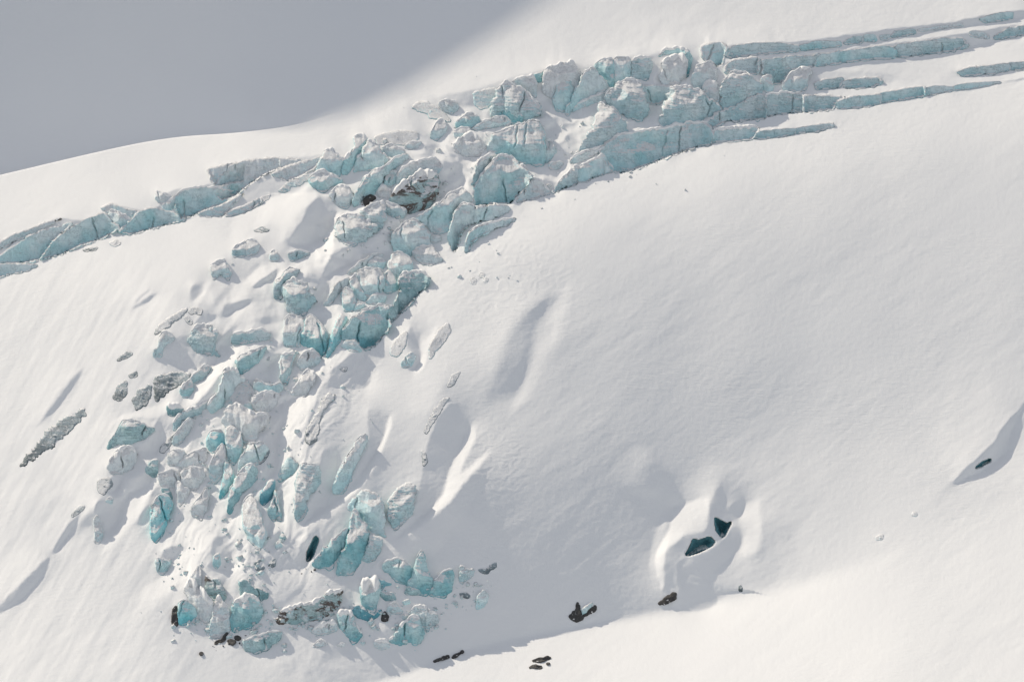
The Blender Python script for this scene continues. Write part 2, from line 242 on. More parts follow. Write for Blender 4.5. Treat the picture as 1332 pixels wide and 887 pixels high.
s|O|P|cap=1,lip|horned pale block with fluted left end at the dome brow|340,350 375,320 435,318 430,345 470,325 540,315 590,325 605,350 540,380 460,400 400,420 370,445 350,530 330,545 310,500 320,430
s|O|P|cap=1.5,lip|low curved block half buried at the dome brow|395,490 410,450 470,415 560,395 630,385 600,415 520,440 460,470 420,500 405,540 388,555
o|F|F|nocap|frosted bump on the dome flank right of the trough|770,640 800,590 845,560 845,620 800,680 770,670
s|F|P|nocap|small pale ice lozenge in a shaded hollow of the dome flank|820,710 870,658 890,680 870,720 830,735
s|F|F|nocap|rough grey wall between snow fan and split box block|470,400 500,330 570,300 560,340 520,370 480,430 450,430
o|M|Q|nocap|speckled grey diamond patch above the two snow hollows on the left|395,75 440,65 450,95 420,135 395,120
o|M|Q|nocap|dark crest chip at the head of the lower left snow rib|290,210 320,180 340,180 330,195 290,225
s|M|F|nocap|thin twisted blue icicle form in the lower left snow hollow|375,240 390,215 400,240 412,290 400,330 382,325 385,290
s|M|F|cap=1|tiny bright snow tipped lump above the twisted icicle form|425,160 440,145 455,150 450,170
c|K|C||wide dark blue cave mouth in the snow at the dome foot|680,500 700,470 715,430 740,436 790,420 815,440 800,460 740,490 690,505
c|K|C||smaller double cave above the wide dark blue one|815,330 840,345 870,360 890,350 860,410 845,420 820,390
r|K|K|nocap|black boat shaped rock with pale ice inside, foot of the dome|140,785 178,760 175,720 192,722 200,760 205,785 262,735 262,752 185,815
s|K|P|nocap|pale blue ice chunk held in the black boat shaped rock|204,752 250,722 244,745 215,775 202,780
r|K|K|nocap|small dark rock at the lower tip of the snow tongue|555,725 620,675 635,680 630,705 590,725 560,732
o|K|G|nocap|tiny grey fin in the snow right of the caves|930,640 940,655 940,668 930,668
c|L|C|thin|thin black slit in the shaded swale at the far right|622,475 660,447 695,432 692,442 650,466
o|L|F|nocap|pale grey bump, lower left of two on the smooth right slope|145,810 160,800 178,798 175,818 150,817
o|L|F|nocap|pale grey bump, upper right of two on the smooth right slope|318,700 325,688 340,690 340,703
s|Z|T|nocap|small blue sail shaped chip in the shade right of the pointed fang|705,650 710,590 735,565 770,620 745,635
s|Z|E|nocap|small dark lump of ice above the sail shaped chip|755,500 780,488 806,520 790,552 755,542
s|W|S|cap=2|low snow covered step directly under the saddle shaped block|250,600 260,500 400,440 560,470 530,570 470,660 300,665
s|W|P|cap=1|little pale cone at the left end of the snow covered step|130,610 200,550 240,590 250,640 160,640
s|W|S|cap=1.5|shaded snowy panel on the right shoulder of the frosted dome|240,870 290,760 370,690 450,700 440,780 380,887
o|Z|G|nocap|longest of three dark hooked cracks in the snow under the fang|450,820 530,772 545,780 470,832
o|Z|G|nocap|curved dark crack right of the longest hooked crack|610,850 680,775 692,790 680,850 650,862 640,835
o|Z|G|nocap|flat dark crack just below the two hooked cracks|470,880 550,862 560,872 540,895 480,895
o|X|G|nocap|dark curved splinter in the shaded gully left of the snow buttress|240,370 300,310 340,200 355,215 345,290 300,330 250,380
s|E|S|cap=3|rounded snow hump below the dark green blue wedge block|440,850 470,790 520,760 560,775 565,820 540,860 460,880
s|Y|H|nocap|small blue square opening in the snow beside the ruined tower|640,600 660,570 710,590 700,635 660,635
s|Y|T|nocap|little blue scoop with a dark base right of the ruined tower's top|865,480 880,370 930,340 940,420 945,480 900,520
r|N|K|nocap|upper flat dark rock pair member on the bright foreground bank|430,660 490,635 560,630 600,605 630,625 600,635 540,660
r|N|K|nocap|lower flat dark rock on the bright foreground bank|400,735 430,710 470,706 540,722 510,732 430,725
r|N|K|nocap|little dark pebble right of the two flat bank rocks|585,690 600,681 622,683 615,692
r|J|K|nocap|long thin rock streak at the edge of the foreground bank|832,770 860,758 915,742 918,748 870,765 836,773
r|J|K|nocap|small rock streak higher along the bank edge|935,748 950,735 980,722 985,728 955,742 940,750
r|J|K|nocap|dark round stone at the upper end of the bank edge stones|984,716 992,711 998,716 994,722 986,722
r|S|K|nocap|muddy dark rubble at the foot of the ruined tower|340,785 400,752 450,700 458,704 415,768 370,795 335,803
r|S|K|nocap|pair sized dark stone right of the muddy rubble|515,735 540,730 560,750 540,762 518,750
r|S|K|nocap|dark angular stone between muddy rubble and boat shaped block|450,770 480,760 520,780 495,805 465,790
r|S|K|nocap|round black stone alone in the snow below the ruined tower|205,880 220,873 232,882 225,893 208,892
o|V|F|nocap|small grey pebble of ice, lower one at the dome brow|38,75 50,68 62,76 58,92 42,92
o|V|F|nocap|grey ice nub, upper one at the dome brow|75,52 85,45 95,52 90,66 78,64
o|V|F|nocap|grey ice nub right of the pair at the dome brow|92,72 100,68 110,74 106,84 95,84
'''
# snow ridges: height, width of the left flank, width of the right flank | tile | crest
RIDGES = '''
3 70 42|B|350,520 385,570 330,640 300,720 270,800
2.4 60 40|B|440,560 380,560 350,520
4.2 22 62|P|428,472 412,495 398,530 387,560 380,590
4.2 30 34|P|506,535 503,560 490,588 470,625 450,655 420,685 395,705 372,728
4.8 50 40|P|612,560 598,600 584,630 580,650 560,675 535,695 510,715 495,735
2.4 40 30|P|592,470 575,500 560,530 545,560
3 60 30|P|712,365 697,400 690,430 680,465 660,495 635,510
3 14 34|P|875,655 867,690 858,725 862,765
3 60 80|P|975,650 968,690 952,722 928,750 922,770 930,785
1.8 30 40|P|945,595 935,630 905,655 880,660
2.4 120 18|P|1345,520 1303,560 1285,590 1240,626
2.1 60 16|P|75,715 62,735 38,762 -10,800
1.2 50 14|P|115,478 82,515 45,562
2.1 14 30|P|301,456 280,494 258,524 239,548
1.8 30 30|P|435,307 426,325 418,345
2.4 22 50|P|345,262 352,300 330,330 300,345
1.8 40 26|P|250,392 225,420 208,450
2.4 34 34|P|262,425 280,420 300,440
1.8 40 30|P|470,310 445,330 432,365
2.4 30 30|P|262,372 275,380 290,392
1.8 50 30|P|330,375 350,360 380,345
2.4 40 26|P|545,400 528,430 512,470
2.4 30 30|P|540,420 536,450 528,480
2.4 60 16|P|165,590 140,640 110,670 78,700
1.8 30 22|P|175,575 150,600 135,625
1.8 30 22|P|155,628 130,650 118,690
2.4 34 26|P|285,700 275,740 268,770
2.4 24 34|P|335,700 322,735 310,760
1.8 26 20|P|205,560 178,590 160,620
1.8 26 24|P|250,410 262,395 290,385
3 80 60|P|480,175 520,150 550,140
1.8 60 30|P|80,620 60,640 20,680
1.8 40 18|P|300,640 270,700 240,745
1.8 22 20|P|350,640 330,690 300,720
2.4 44 40|P|860,590 840,610 835,650
1.8 80 70|P|640,590 610,640 580,690
1.5 80 40|P|1050,610 1020,650 990,700
1.5 120 90|P|760,240 740,330 720,370
1.8 30 22|J|500,580 600,600 690,520
2.4 40 30|P|455,262 470,300 440,330
1.8 50 40|P|620,190 590,215 570,240
1.8 50 40|P|700,150 720,170 700,200
'''
TILES.update({'W': (300, 460, 8.867), 'X': (310, 560, 8.867), 'Y': (180, 680, 8.867), 'Z': (280, 640, 8.867), 'a': (380, 360, 8.867), 'b': (840, 600, 7.39)})
# flanks of the snow drifts: d turns away from the sun (east and steep), l turns to it, s is a steep snowy step; strength, softness | tile | outline
FLANKS = '''
l.8 3|H|60,400 130,250 190,110 215,120 180,250 130,400 95,520 90,640 60,650 50,500
d.7 3|E|700,300 740,320 760,300 820,330 760,350 700,400 670,380
d.7 3|F|0,180 60,170 110,200 160,230 100,280 60,330 20,300
l.7 3|F|0,330 60,340 100,380 60,470 0,520
d.7 2|G|60,380 180,370 200,400 150,400
l.8 2|G|100,540 200,520 270,470 240,530 150,600 60,720 0,800 0,700
d.8 2|G|50,700 130,650 190,650 150,720 90,740 40,790
d.8 2|G|200,700 230,780 170,820 140,887 100,887 160,760
d1 3|B|400,590 440,570 480,590 560,640 510,690 500,740 440,790 380,810 330,810 270,800 310,740 350,680 370,620
d1 2|B|900,320 960,340 1000,390 1080,430 1110,470 1110,540 1060,520 1020,500 1000,480 1015,430 930,380
d1 2|B|620,800 700,770 760,690 850,670 870,680 800,760 790,850 700,887 600,887 560,850
l1 3|B|970,330 1060,300 1100,360 1180,400 1190,440 1150,540 1120,520 1100,430 1040,400
l.6 5|B|0,670 200,600 350,530 380,570 330,640 280,720 250,800 150,700 80,760 0,800
l1 2|B|500,660 540,650 500,740 480,800 430,887 340,887 420,800 480,740
l1 3|C|30,500 110,480 180,560 230,590 200,640 160,640 100,590
d1 2|C|0,570 60,590 130,610 145,660 150,720 100,700 60,690 0,640
d.8 2|C|535,390 590,400 580,430 550,440
l.8 3|C|560,440 700,380 780,360 760,440 700,530 680,545 600,480
d.9 2|C|600,510 670,560 690,570 600,580 590,545
d.9 2|C|530,640 560,650 590,720 570,740
d.9 2|C|920,380 1000,410 960,445 950,430
l1 1.5|C|1100,300 1120,310 1090,400 1060,430 1000,435 1060,380
l1 1.5|D|105,300 180,190 180,140 205,130 190,230 140,305
l1 1.5|D|0,430 40,380 40,365 10,440
l1 1.5|a|235,440 350,345 440,300 590,390 540,450 475,590 400,595 340,540
d1 2|F|100,340 180,290 230,250 220,300 150,330 110,360
d1 2|F|340,250 400,280 470,320 470,370 430,440 400,370 360,290
d1 2|F|480,180 560,150 620,150 760,130 770,180 700,180 560,240 500,260 440,310 460,230
l.8 3|F|290,260 400,200 470,150 490,90 500,150 470,230 420,290 360,260
d.6 3|F|90,500 200,480 260,480 250,520 150,520
d1 1.5|F|620,650 650,680 680,760 660,830 560,840 470,810 480,740 540,700
l1 2|F|440,700 480,660 420,780 360,887 300,887 380,800
d1 1.5|F|860,530 890,580 920,670 910,720 880,745 850,740 890,690 870,650 845,620
l1 2|F|900,560 960,590 1000,520 930,740 900,760 880,750 925,700
l1 1.5|U|740,370 800,330 960,160 1040,90 1140,110 1040,250 1030,390 900,420 820,560 700,640 480,887 390,887 500,690 700,430
d1 1.5|U|870,460 900,450 830,700 720,800 600,950 480,950 640,760 720,640
d1 2|T|600,690 700,720 760,770 900,790 910,810 850,860 740,887 600,860 480,800 400,790 480,720
l1 2|E|560,620 640,600 700,560 690,620 640,650 560,640 500,640 460,680 440,700 480,640
d1 1.5|E|640,650 670,680 670,760 640,800 560,770 600,740 640,700
d1 1.5|T|740,340 800,400 860,440 900,450 840,510 780,520 700,520 760,470 780,400
d1 1.5|T|840,530 920,600 980,680 980,700 930,710 880,650 880,590
d1 2|T|960,350 1040,340 1160,310 1180,330 1100,390 1000,440 950,440
d1 2|T|680,200 740,190 800,220 770,270 720,330 680,325
l.7 3|T|820,290 900,290 940,330 940,430 900,440 850,400 800,330
d.8 2|T|230,320 330,230 350,240 280,300 240,340
d.8 2|T|200,390 330,290 420,260 330,330 280,370 220,390
d1 1.5|W|380,0 600,0 540,50 440,150 430,320 300,290 260,400 180,300 110,230 300,150
l1 1.5|W|440,160 520,100 580,60 560,200 620,310 450,320
l1 1.5|W|610,390 740,370 700,420 600,500 550,490
d1 1.5|W|440,480 640,500 700,460 860,440 880,450 700,560 560,580 470,670 260,660 250,510
l1 1.5|W|470,690 560,580 860,470 900,400 960,300 980,220 1064,150 980,330 900,500 800,700 680,887 570,887 640,800 600,700
d1 1.5|W|460,700 590,700 640,800 560,887 380,887 440,780
l1 1.5|X|470,0 600,0 590,150 600,280 520,380 480,520 440,600 400,560 460,420 455,250
d1 1.5|X|330,0 470,0 450,250 455,410 360,540 220,640 170,750 240,600 340,300 250,150
l1 1.5|X|680,400 700,350 770,340 720,500 690,700 660,887 450,887 520,720 480,660 600,620 650,500
d1 1.5|X|440,650 510,720 480,800 440,850
d1 2|X|950,420 1000,300 1064,300 1064,887 850,887 850,740 940,640 960,520
l.8 3|Y|400,0 980,0 900,120 700,470 600,640 500,640 350,800 200,887 0,887 100,700 250,650 400,450 500,300 300,300
d1 2|Y|260,330 340,280 470,250 490,310 430,400 380,420 290,380
l.9 2|Z|20,460 140,290 310,220 330,420 390,600 370,760 330,887 250,860 120,620
d1 1.5|Z|0,480 120,620 260,887 0,887 -60,700
d1 1.5|Z|430,60 540,200 620,300 640,300 620,480 580,520 500,280
d1 1.5|Z|770,420 960,590 1064,560 1064,887 700,887 540,700 640,500
l1 1.5|Z|720,0 920,0 940,400 960,540 1064,440 1064,560 980,590 800,400 740,200
d1 1.5|Z|150,250 260,100 290,20 400,0 360,50 300,200 200,280
d1 1.5|H|430,260 480,270 520,330 525,380 500,440 430,560 340,640 290,680 250,700 330,670 390,560 450,430
d1 1.5|H|210,460 280,460 290,520 270,600 240,700 150,800 110,850 150,740 210,600
l.95 2|H|540,290 560,340 530,400 470,540 400,650 330,700 240,760 110,860 90,840 240,740 380,640 470,480 520,400
d1 1.5|H|830,230 870,250 925,330 920,400 850,500 820,600 810,680 700,790 600,887 560,860 660,760 690,640 730,400 800,280
l.75 3|H|940,330 960,400 900,520 880,590 1000,480 1040,470 900,620 830,720 700,820 600,887 580,880 800,700 820,570 870,480
d1 1.5|H|340,0 400,0 450,110 440,150 380,155 280,150
d.5 9|V|330,160 400,140 390,170 310,240 300,330 270,450 230,530 180,555 90,570 150,450 190,300 250,220
l.35 9|V|400,150 450,90 420,260 400,330 320,450 270,560 200,620 250,520 290,400 310,240
d.4 12|V|0,600 40,660 20,760 0,800 -60,887 -140,887 -60,700
l.7 3|b|270,430 400,400 560,340 620,380 600,540 590,680 450,690 330,720 180,887 110,887 220,660 250,540
l.7 2|K|540,500 580,420 600,400 610,420 590,480 580,540 585,620 570,670 540,570
d.8 2|b|610,400 700,230 740,230 780,440 830,560 800,640 770,700 700,760 650,650 620,560
d.8 2|K|900,360 945,400 940,460 880,520 800,590 795,650 840,720 780,755 640,770 650,700 640,600 640,520 800,490 860,420
d.7 2|b|790,470 830,390 900,370 950,400 940,480 900,540 850,540
l.6 5|b|950,400 1000,400 1109,380 1109,887 900,887 940,760 930,660 870,560 940,510
d.8 1.5|L|857,170 800,230 740,290 710,360 560,490 500,560 600,520 740,430 785,390 780,330 857,180 960,60 930,60
d.6 1.5|M|210,370 150,425 0,575 -80,650 -80,670 0,605 60,580 145,500 190,440
d1 1.5|M|390,150 420,170 490,130 500,230 440,280 410,240 380,230
d.9 1.5|M|450,50 500,50 480,100 430,130
d.7 3|E|350,440 300,470 240,560 150,680 170,670 280,550
d.8 2|M|500,80 560,60 610,30 600,90 540,120 510,110
l.8 3|M|500,130 600,110 610,160 520,260 440,350 400,380 480,250
d.8 2|M|210,370 240,300 290,240 330,200 300,260 250,330 225,365
s1 1|D|265,165 290,160 520,152 700,128 870,102 1050,86 1180,58 1350,32 1350,66 1100,98 900,130 700,166 520,187 265,208
s1 1|D|262,215 400,205 600,188 850,160 1130,120 1350,82 1350,126 1240,144 1130,174 1000,202 870,212 600,240 420,268 262,262
s.4 2.5|D|580,262 700,256 860,262 880,290 820,305 590,322
s1 1|D|1080,258 1140,242 1270,228 1350,220 1350,252 1280,262 1110,278
s1 1|D|1240,296 1290,290 1350,276 1350,282 1290,297
s1 1|A|-80,560 0,690 60,650 150,620 240,585 300,560 400,590 500,545 560,500 700,540 780,500 800,440 900,420 1060,400 1160,300 1257,290 1257,420 1150,470 1060,520 980,545 900,580 720,620 570,640 400,705 290,745 190,775 60,840 -80,890
s.8 2|B|-40,430 220,390 440,380 460,350 560,400 620,480 500,520 400,560 230,560 0,640 -40,640
s.7 3|C|-20,290 200,250 350,200 540,150 700,115 760,150 860,95 1060,80 1250,40 1257,230 1000,210 850,260 700,360 560,300 380,300 200,340
'''
import bpy, math, random
import numpy as np

# ------------------------------------------------------------------ scene, view frame
scene = bpy.context.scene
col = scene.collection
PITCH = math.radians(12.0)
FOC = 180.0 / 36.0 * 1332.0
R_ = np.array([1.0, 0.0, 0.0])
U_ = np.array([0.0, math.sin(PITCH), math.cos(PITCH)])
F_ = np.array([0.0, math.cos(PITCH), -math.sin(PITCH)])
CAM = np.array([0.0, 0.0, 620.0])
MPP = 1500.0 / FOC                     # metres per photo pixel near the icefall

def world(px, py, d):
    px = np.asarray(px, float)[..., None]; py = np.asarray(py, float)[..., None]; d = np.asarray(d, float)[..., None]
    return CAM + d * (F_ + R_ * (px - 666.0) / FOC + U_ * (443.5 - py) / FOC)

# direction towards the sun, in (right, up, forward) of the view, then in the world
LC = np.array(SUN_LC); LC = LC / np.linalg.norm(LC)
LW = R_ * LC[0] + U_ * LC[1] + F_ * LC[2]

# ------------------------------------------------------------------ noise
def _h(ix, iy, s):
    n = (ix.astype(np.int64) * 374761393 + iy.astype(np.int64) * 668265263 + int(s) * 1442695041) & 0xffffffff
    n = ((n ^ (n >> 13)) * 1274126177) & 0xffffffff
    return ((n ^ (n >> 16)) & 0xffff) / 65535.0 * 2.0 * math.pi

def gn(x, y, s=0):
    x, y = np.broadcast_arrays(np.asarray(x, float), np.asarray(y, float))
    ix = np.floor(x); iy = np.floor(y); fx = x - ix; fy = y - iy
    ux = fx * fx * fx * (fx * (fx * 6 - 15) + 10); uy = fy * fy * fy * (fy * (fy * 6 - 15) + 10)
    def g(a, b):
        t = _h(ix + a, iy + b, s)
        return np.cos(t) * (fx - a) + np.sin(t) * (fy - b)
    a = g(0, 0); b = g(1, 0); c = g(0, 1); d = g(1, 1)
    return (a + (b - a) * ux + (c - a) * uy + (a - b - c + d) * ux * uy) * 1.5

def fbm(x, y, s=0, o=4, gain=.5):
    r = 0; a = 1.0
    for k in range(o):
        r = r + a * gn(x * 2 ** k, y * 2 ** k, s + 17 * k); a *= gain
    return r

def ss(a, b, x):
    t = np.clip((x - a) / (b - a), 0, 1)
    return t * t * (3 - 2 * t)

def poly_dist(px, py, P):
    """distance to a polyline and nearest parameter, side"""
    best = np.full(px.shape, 1e9); side = np.zeros(px.shape); par = np.zeros(px.shape)
    nx = np.zeros(px.shape); ny = np.zeros(px.shape)
    n = len(P) - 1
    seg = np.hypot(np.diff(P[:, 0]), np.diff(P[:, 1])); cum = np.concatenate([[0], np.cumsum(seg)]); tot = max(cum[-1], 1e-6)
    for i in range(n):
        ax, ay = P[i]; bx, by = P[i + 1]
        dx, dy = bx - ax, by - ay; L2 = dx * dx + dy * dy + 1e-9
        t = np.clip(((px - ax) * dx + (py - ay) * dy) / L2, 0, 1)
        qx = ax + t * dx; qy = ay + t * dy
        d = np.hypot(px - qx, py - qy)
        m = d < best
        best = np.where(m, d, best)
        cr = dx * (py - ay) - dy * (px - ax)
        side = np.where(m, np.sign(cr), side)
        par = np.where(m, (cum[i] + t * seg[i]) / tot, par)
        nx = np.where(m, qx, nx); ny = np.where(m, qy, ny)
    return best, side, par, nx, ny

def inside(px, py, P):
    r = np.zeros(px.shape, bool); n = len(P)
    for i in range(n):
        x1, y1 = P[i]; x2, y2 = P[(i + 1) % n]
        if y1 == y2: continue
        c = ((y1 > py) != (y2 > py)) & (px < (x2 - x1) * (py - y1) / (y2 - y1) + x1)
        r ^= c
    return r

def parse(tile, txt):
    ox, oy, s = TILES[tile]
    return np.array([[float(a) / s for a in p.split(',')] for p in txt.split()]) + np.array([ox, oy])

def smooth_line(P, n=3, closed=False):
    for _ in range(n):
        A = P if not closed else np.vstack([P, P[:1]])
        q = []
        for a, b in zip(A[:-1], A[1:]): q += [a * .75 + b * .25, a * .25 + b * .75]
        P = np.array(q) if closed else np.vstack([A[:1], q, A[-1:]])
    return P

# ------------------------------------------------------------------ the mountain side as a surface of distances
X0, X1, Y0, Y1, ST = -300.0, 1632.0, -240.0, 1130.0, 1.3
gx = np.arange(X0, X1, ST); gy = np.arange(Y0, Y1, ST)
GX, GY = np.meshgrid(gx, gy)

# wanted steepness: x, y, change of distance per metre to the right, per metre upwards, spread
SLOPES = [(-250, 400, -.45, 1.35), (0, 380, -.45, 1.3), (100, 470, -.5, 1.2), (60, 640, -.55, 1.1), (100, 760, -.5, 1.15), (-100, 900, -.5, 1.3),
          (160, 860, -.35, 1.3), (250, 560, -.3, 1.0), (300, 700, -.25, 1.0), (380, 480, -.15, 1.0), (400, 330, -.1, 1.25),
          (460, 640, .0, .9), (540, 620, .1, .85), (520, 230, -.05, 1.3), (650, 200, .0, 1.2), (800, 140, .0, 1.2), (560, 700, .2, .7),
          (480, 760, .15, .6), (400, 800, .05, .9), (300, 860, -.1, 1.4), (560, 850, .1, .8),
          (570, 420, -.4, 1.0), (620, 340, -.3, 1.1), (720, 280, -.15, 1.25), (850, 260, -.05, 1.4), (1000, 220, 0, 1.55), (1200, 180, .0, 1.7),
          (660, 420, -.03, .95), (760, 400, .0, 1.0), (900, 380, .02, 1.07), (1050, 380, .02, 1.15), (1250, 330, -.02, 1.4), (1500, 350, 0, 1.4),
          (720, 500, .04, .86), (850, 500, .1, .86), (1000, 500, .08, .95), (1200, 480, .0, 1.15),
          (640, 570, .15, .76), (740, 600, .24, .58), (840, 580, .2, .66), (960, 580, .05, .90), (1080, 580, .0, 1.1), (1250, 560, -.05, 1.3),
          (600, 680, .34, .44), (680, 700, .34, .38), (780, 700, .34, .36), (880, 720, .28, .42), (960, 720, -.05, 1.0), (1060, 680, -.2, 1.1), (1200, 680, -.1, 1.4),
          (640, 790, .30, .45), (740, 790, .3, .42), (860, 770, .28, .46), (1400, 640, -.1, 1.4),
          (200, 250, -.25, 1.7), (60, 270, -.25, 1.7), (350, 200, -.2, 1.7), (480, 140, -.1, 1.6), (640, 80, -.1, 1.6), (800, 40, -.05, 1.6), (1000, 40, -.02, 1.8),
          (1250, 30, 0, 1.8), (1500, 60, 0, 1.8), (1100, 90, 0, 1.3), (1250, 90, 0, 1.4), (200, 60, -.1, 1.2), (450, 20, -.1, 1.2), (0, 60, -.1, 1.2), (900, -150, 0, 1.6), (300, -180, 0, 1.3)]
NUM = np.zeros((2,) + GX.shape); DEN = np.zeros(GX.shape) + 1e-12
for (x, y, a, b) in SLOPES:
    w = np.exp(-((GX - x) ** 2 + (GY - y) ** 2) / (2 * 62.0 ** 2)) + 1e-5 / (1 + ((GX - x) ** 2 + (GY - y) ** 2) / 1e4)
    NUM[0] += w * a; NUM[1] += w * b; DEN += w
SX = NUM[0] / DEN; SY = NUM[1] / DEN
# the gentle foreground bank under the dome foot
BANK = smooth_line(np.array([[-400, 1010], [200, 930], [400, 905], [510, 884], [590, 850], [700, 826], [860, 793], [1000, 764], [1130, 724], [1260, 672], [1400, 615], [1700, 480]], float))
yb = np.interp(GX, BANK[:, 0], BANK[:, 1])
mb = ss(-6, 6 + 12 * ss(650, 1000, GX), GY - yb)
fade_r = 1 - .75 * ss(980, 1250, GX)
SX = SX * (1 - mb * fade_r) + (-.12) * mb * fade_r
SY = SY * (1 - mb * fade_r) + 1.65 * mb * fade_r
BM = np.zeros(GX.shape, bool)
UPPER = ss(470, 330, GY) * ss(150, 60, poly_dist(GX, GY, np.array([[1332, 60], [1050, 110], [820, 150], [650, 210], [520, 270], [420, 380]], float))[0])
SY += .45 * UPPER
LOWER = ss(130, 70, poly_dist(GX, GY, np.array([[400, 420], [330, 520], [280, 640], [330, 760], [430, 790]], float))[0])
SY += .22 * LOWER * ss(800, 740, GY)
for ln in FLANKS.strip().splitlines():
    hd, tile, pts = ln.split('|'); k_ = hd[0]; amt, soft = map(float, hd[1:].split())
    P_ = smooth_line(parse(tile, pts), 1, True); c0, r0 = np.maximum(((P_.min(0) - 14 - [X0, Y0]) / ST).astype(int), 0); c1, r1 = ((P_.max(0) + 14 - [X0, Y0]) / ST).astype(int)
    qx, qy = GX[r0:r1, c0:c1], GY[r0:r1, c0:c1]
    wv = 1.6 * gn(qx / 12, qy / 12, 90)
    dd = poly_dist(qx, qy, np.vstack([P_, P_[:1]]))[0] * np.where(inside(qx, qy, P_), 1, -1) + wv
    w_ = ss(-soft, soft, dd) * amt
    if k_ == 's':
        SY[r0:r1, c0:c1] += w_ * (.50 - SY[r0:r1, c0:c1])
    else:
        tx, ty = (.62, .38) if k_ == 'd' else (-.88, 1.5)
        SX[r0:r1, c0:c1] += w_ * (tx - SX[r0:r1, c0:c1]); SY[r0:r1, c0:c1] += w_ * (ty - SY[r0:r1, c0:c1])
# every ice face is a steep step of the ground too
for ln in BLOCKS.strip().splitlines():
    kind, tile, style, opts, label, pts = ln.split('|')
    if kind in 'rc': continue
    P_ = parse(tile, pts); c0, r0 = np.maximum(((P_.min(0) - 5 - [X0, Y0]) / ST).astype(int), 0); c1, r1 = ((P_.max(0) + 6 - [X0, Y0]) / ST).astype(int)
    qx, qy = GX[r0:r1, c0:c1], GY[r0:r1, c0:c1]
    i_ = inside(qx, qy, P_).astype(float) * ({'s': .92, 'w': .95, 'o': .6}[kind])
    SY[r0:r1, c0:c1] = SY[r0:r1, c0:c1] * (1 - i_) + i_ * (.95 if 'lip' in opts else {'s': .55, 'w': 1.0, 'o': .45}[kind])
    SX[r0:r1, c0:c1] = SX[r0:r1, c0:c1] * (1 - i_)
# snow lying between the blocks is flatter than the mountain side
ICE_AX = np.array([[1332, 60], [1050, 110], [820, 150], [650, 210], [520, 270], [420, 380], [330, 520], [280, 640], [330, 760], [430, 790]], float)
dax, _, _, _, _ = poly_dist(GX, GY, ICE_AX)
# integrate the slopes (least squares, mirrored Fourier)
gxm = SX * MPP; gym = -SY * MPP       # per pixel to the right / per pixel downwards
def even(a): return np.block([[a, a[:, ::-1]], [a[::-1], a[::-1, ::-1]]])
def oddx(a): return np.block([[a, -a[:, ::-1]], [a[::-1], -a[::-1, ::-1]]])
def oddy(a): return np.block([[a, a[:, ::-1]], [-a[::-1], -a[::-1, ::-1]]])
HX, HY = np.fft.rfft2(oddx(gxm)), np.fft.rfft2(oddy(gym))
ny2, nx2 = 2 * GX.shape[0], 2 * GX.shape[1]
kx = np.fft.rfftfreq(nx2, ST) * 2 * math.pi; ky = np.fft.fftfreq(ny2, ST) * 2 * math.pi
KX, KY = np.meshgrid(kx, ky); K2 = KX ** 2 + KY ** 2; K2[0, 0] = 1
H = (-1j * KX * HX - 1j * KY * HY) / K2; H[0, 0] = 0
D = np.fft.irfft2(H, s=(ny2, nx2))[:GX.shape[0], :GX.shape[1]]
i0 = int((444 - Y0) / ST); j0 = int((666 - X0) / ST)
D += 1500 - D[i0, j0]

for ln in BLOCKS.strip().splitlines():      # a lip of snow in front of every ice face
    kind, tile, style, opts, label, pts = ln.split('|')
    if kind not in 'sw': continue
    P_ = parse(tile, pts); c0, r0 = np.maximum(((P_.min(0) - 3 - [X0, Y0]) / ST).astype(int), 0); c1, r1 = ((P_.max(0) + 4 - [X0, Y0]) / ST).astype(int)
    qx, qy = GX[r0:r1, c0:c1], GY[r0:r1, c0:c1]
    i_ = inside(qx, qy, P_)
    yt = np.where(i_, qy, 1e9).min(0); yb2 = np.where(i_, qy, -1e9).max(0); hh = np.clip(yb2 - yt, 1, 90)
    D[r0:r1, c0:c1] += np.where(i_, (.75 if 'lip' in opts or kind == 'w' else .03) * MPP * np.minimum(hh, 60) * np.clip((qy - yt) / hh, 0, 1), 0)

def bump(D, P, H, wl, wr, endf=.3, sharp=1.35):
    m = max(wl, wr) + 2
    x0, x1 = P[:, 0].min() - m, P[:, 0].max() + m; y0, y1 = P[:, 1].min() - m, P[:, 1].max() + m
    a, b = max(int((x0 - X0) / ST), 0), int((x1 - X0) / ST) + 1; c, e = max(int((y0 - Y0) / ST), 0), int((y1 - Y0) / ST) + 1
    px, py = GX[c:e, a:b], GY[c:e, a:b]
    if px.size == 0: return
    wob = gn(px / 40, py / 40, 5) * .25
    d, side, t, _, _ = poly_dist(px, py, P)
    right = side < 0
    w = np.where(right, wr, wl) * (1 + wob)
    q = np.clip(1 - d / np.maximum(w, 1), 0, 1)
    f = np.where(right, .55 * q * q * (3 - 2 * q) + .45 * q, .7 * q * q * (3 - 2 * q) + .3 * q)
    en = np.minimum(ss(0, endf, t), ss(0, endf, 1 - t)) 
    f = f * en
    D[c:e, a:b] -= H * f

for ln in RIDGES.strip().splitlines():
    hd, tile, pts = ln.split('|'); h, wl, wr = map(float, hd.split())
    bump(D, smooth_line(parse(tile, pts), 2), h * .35, wl, wr)

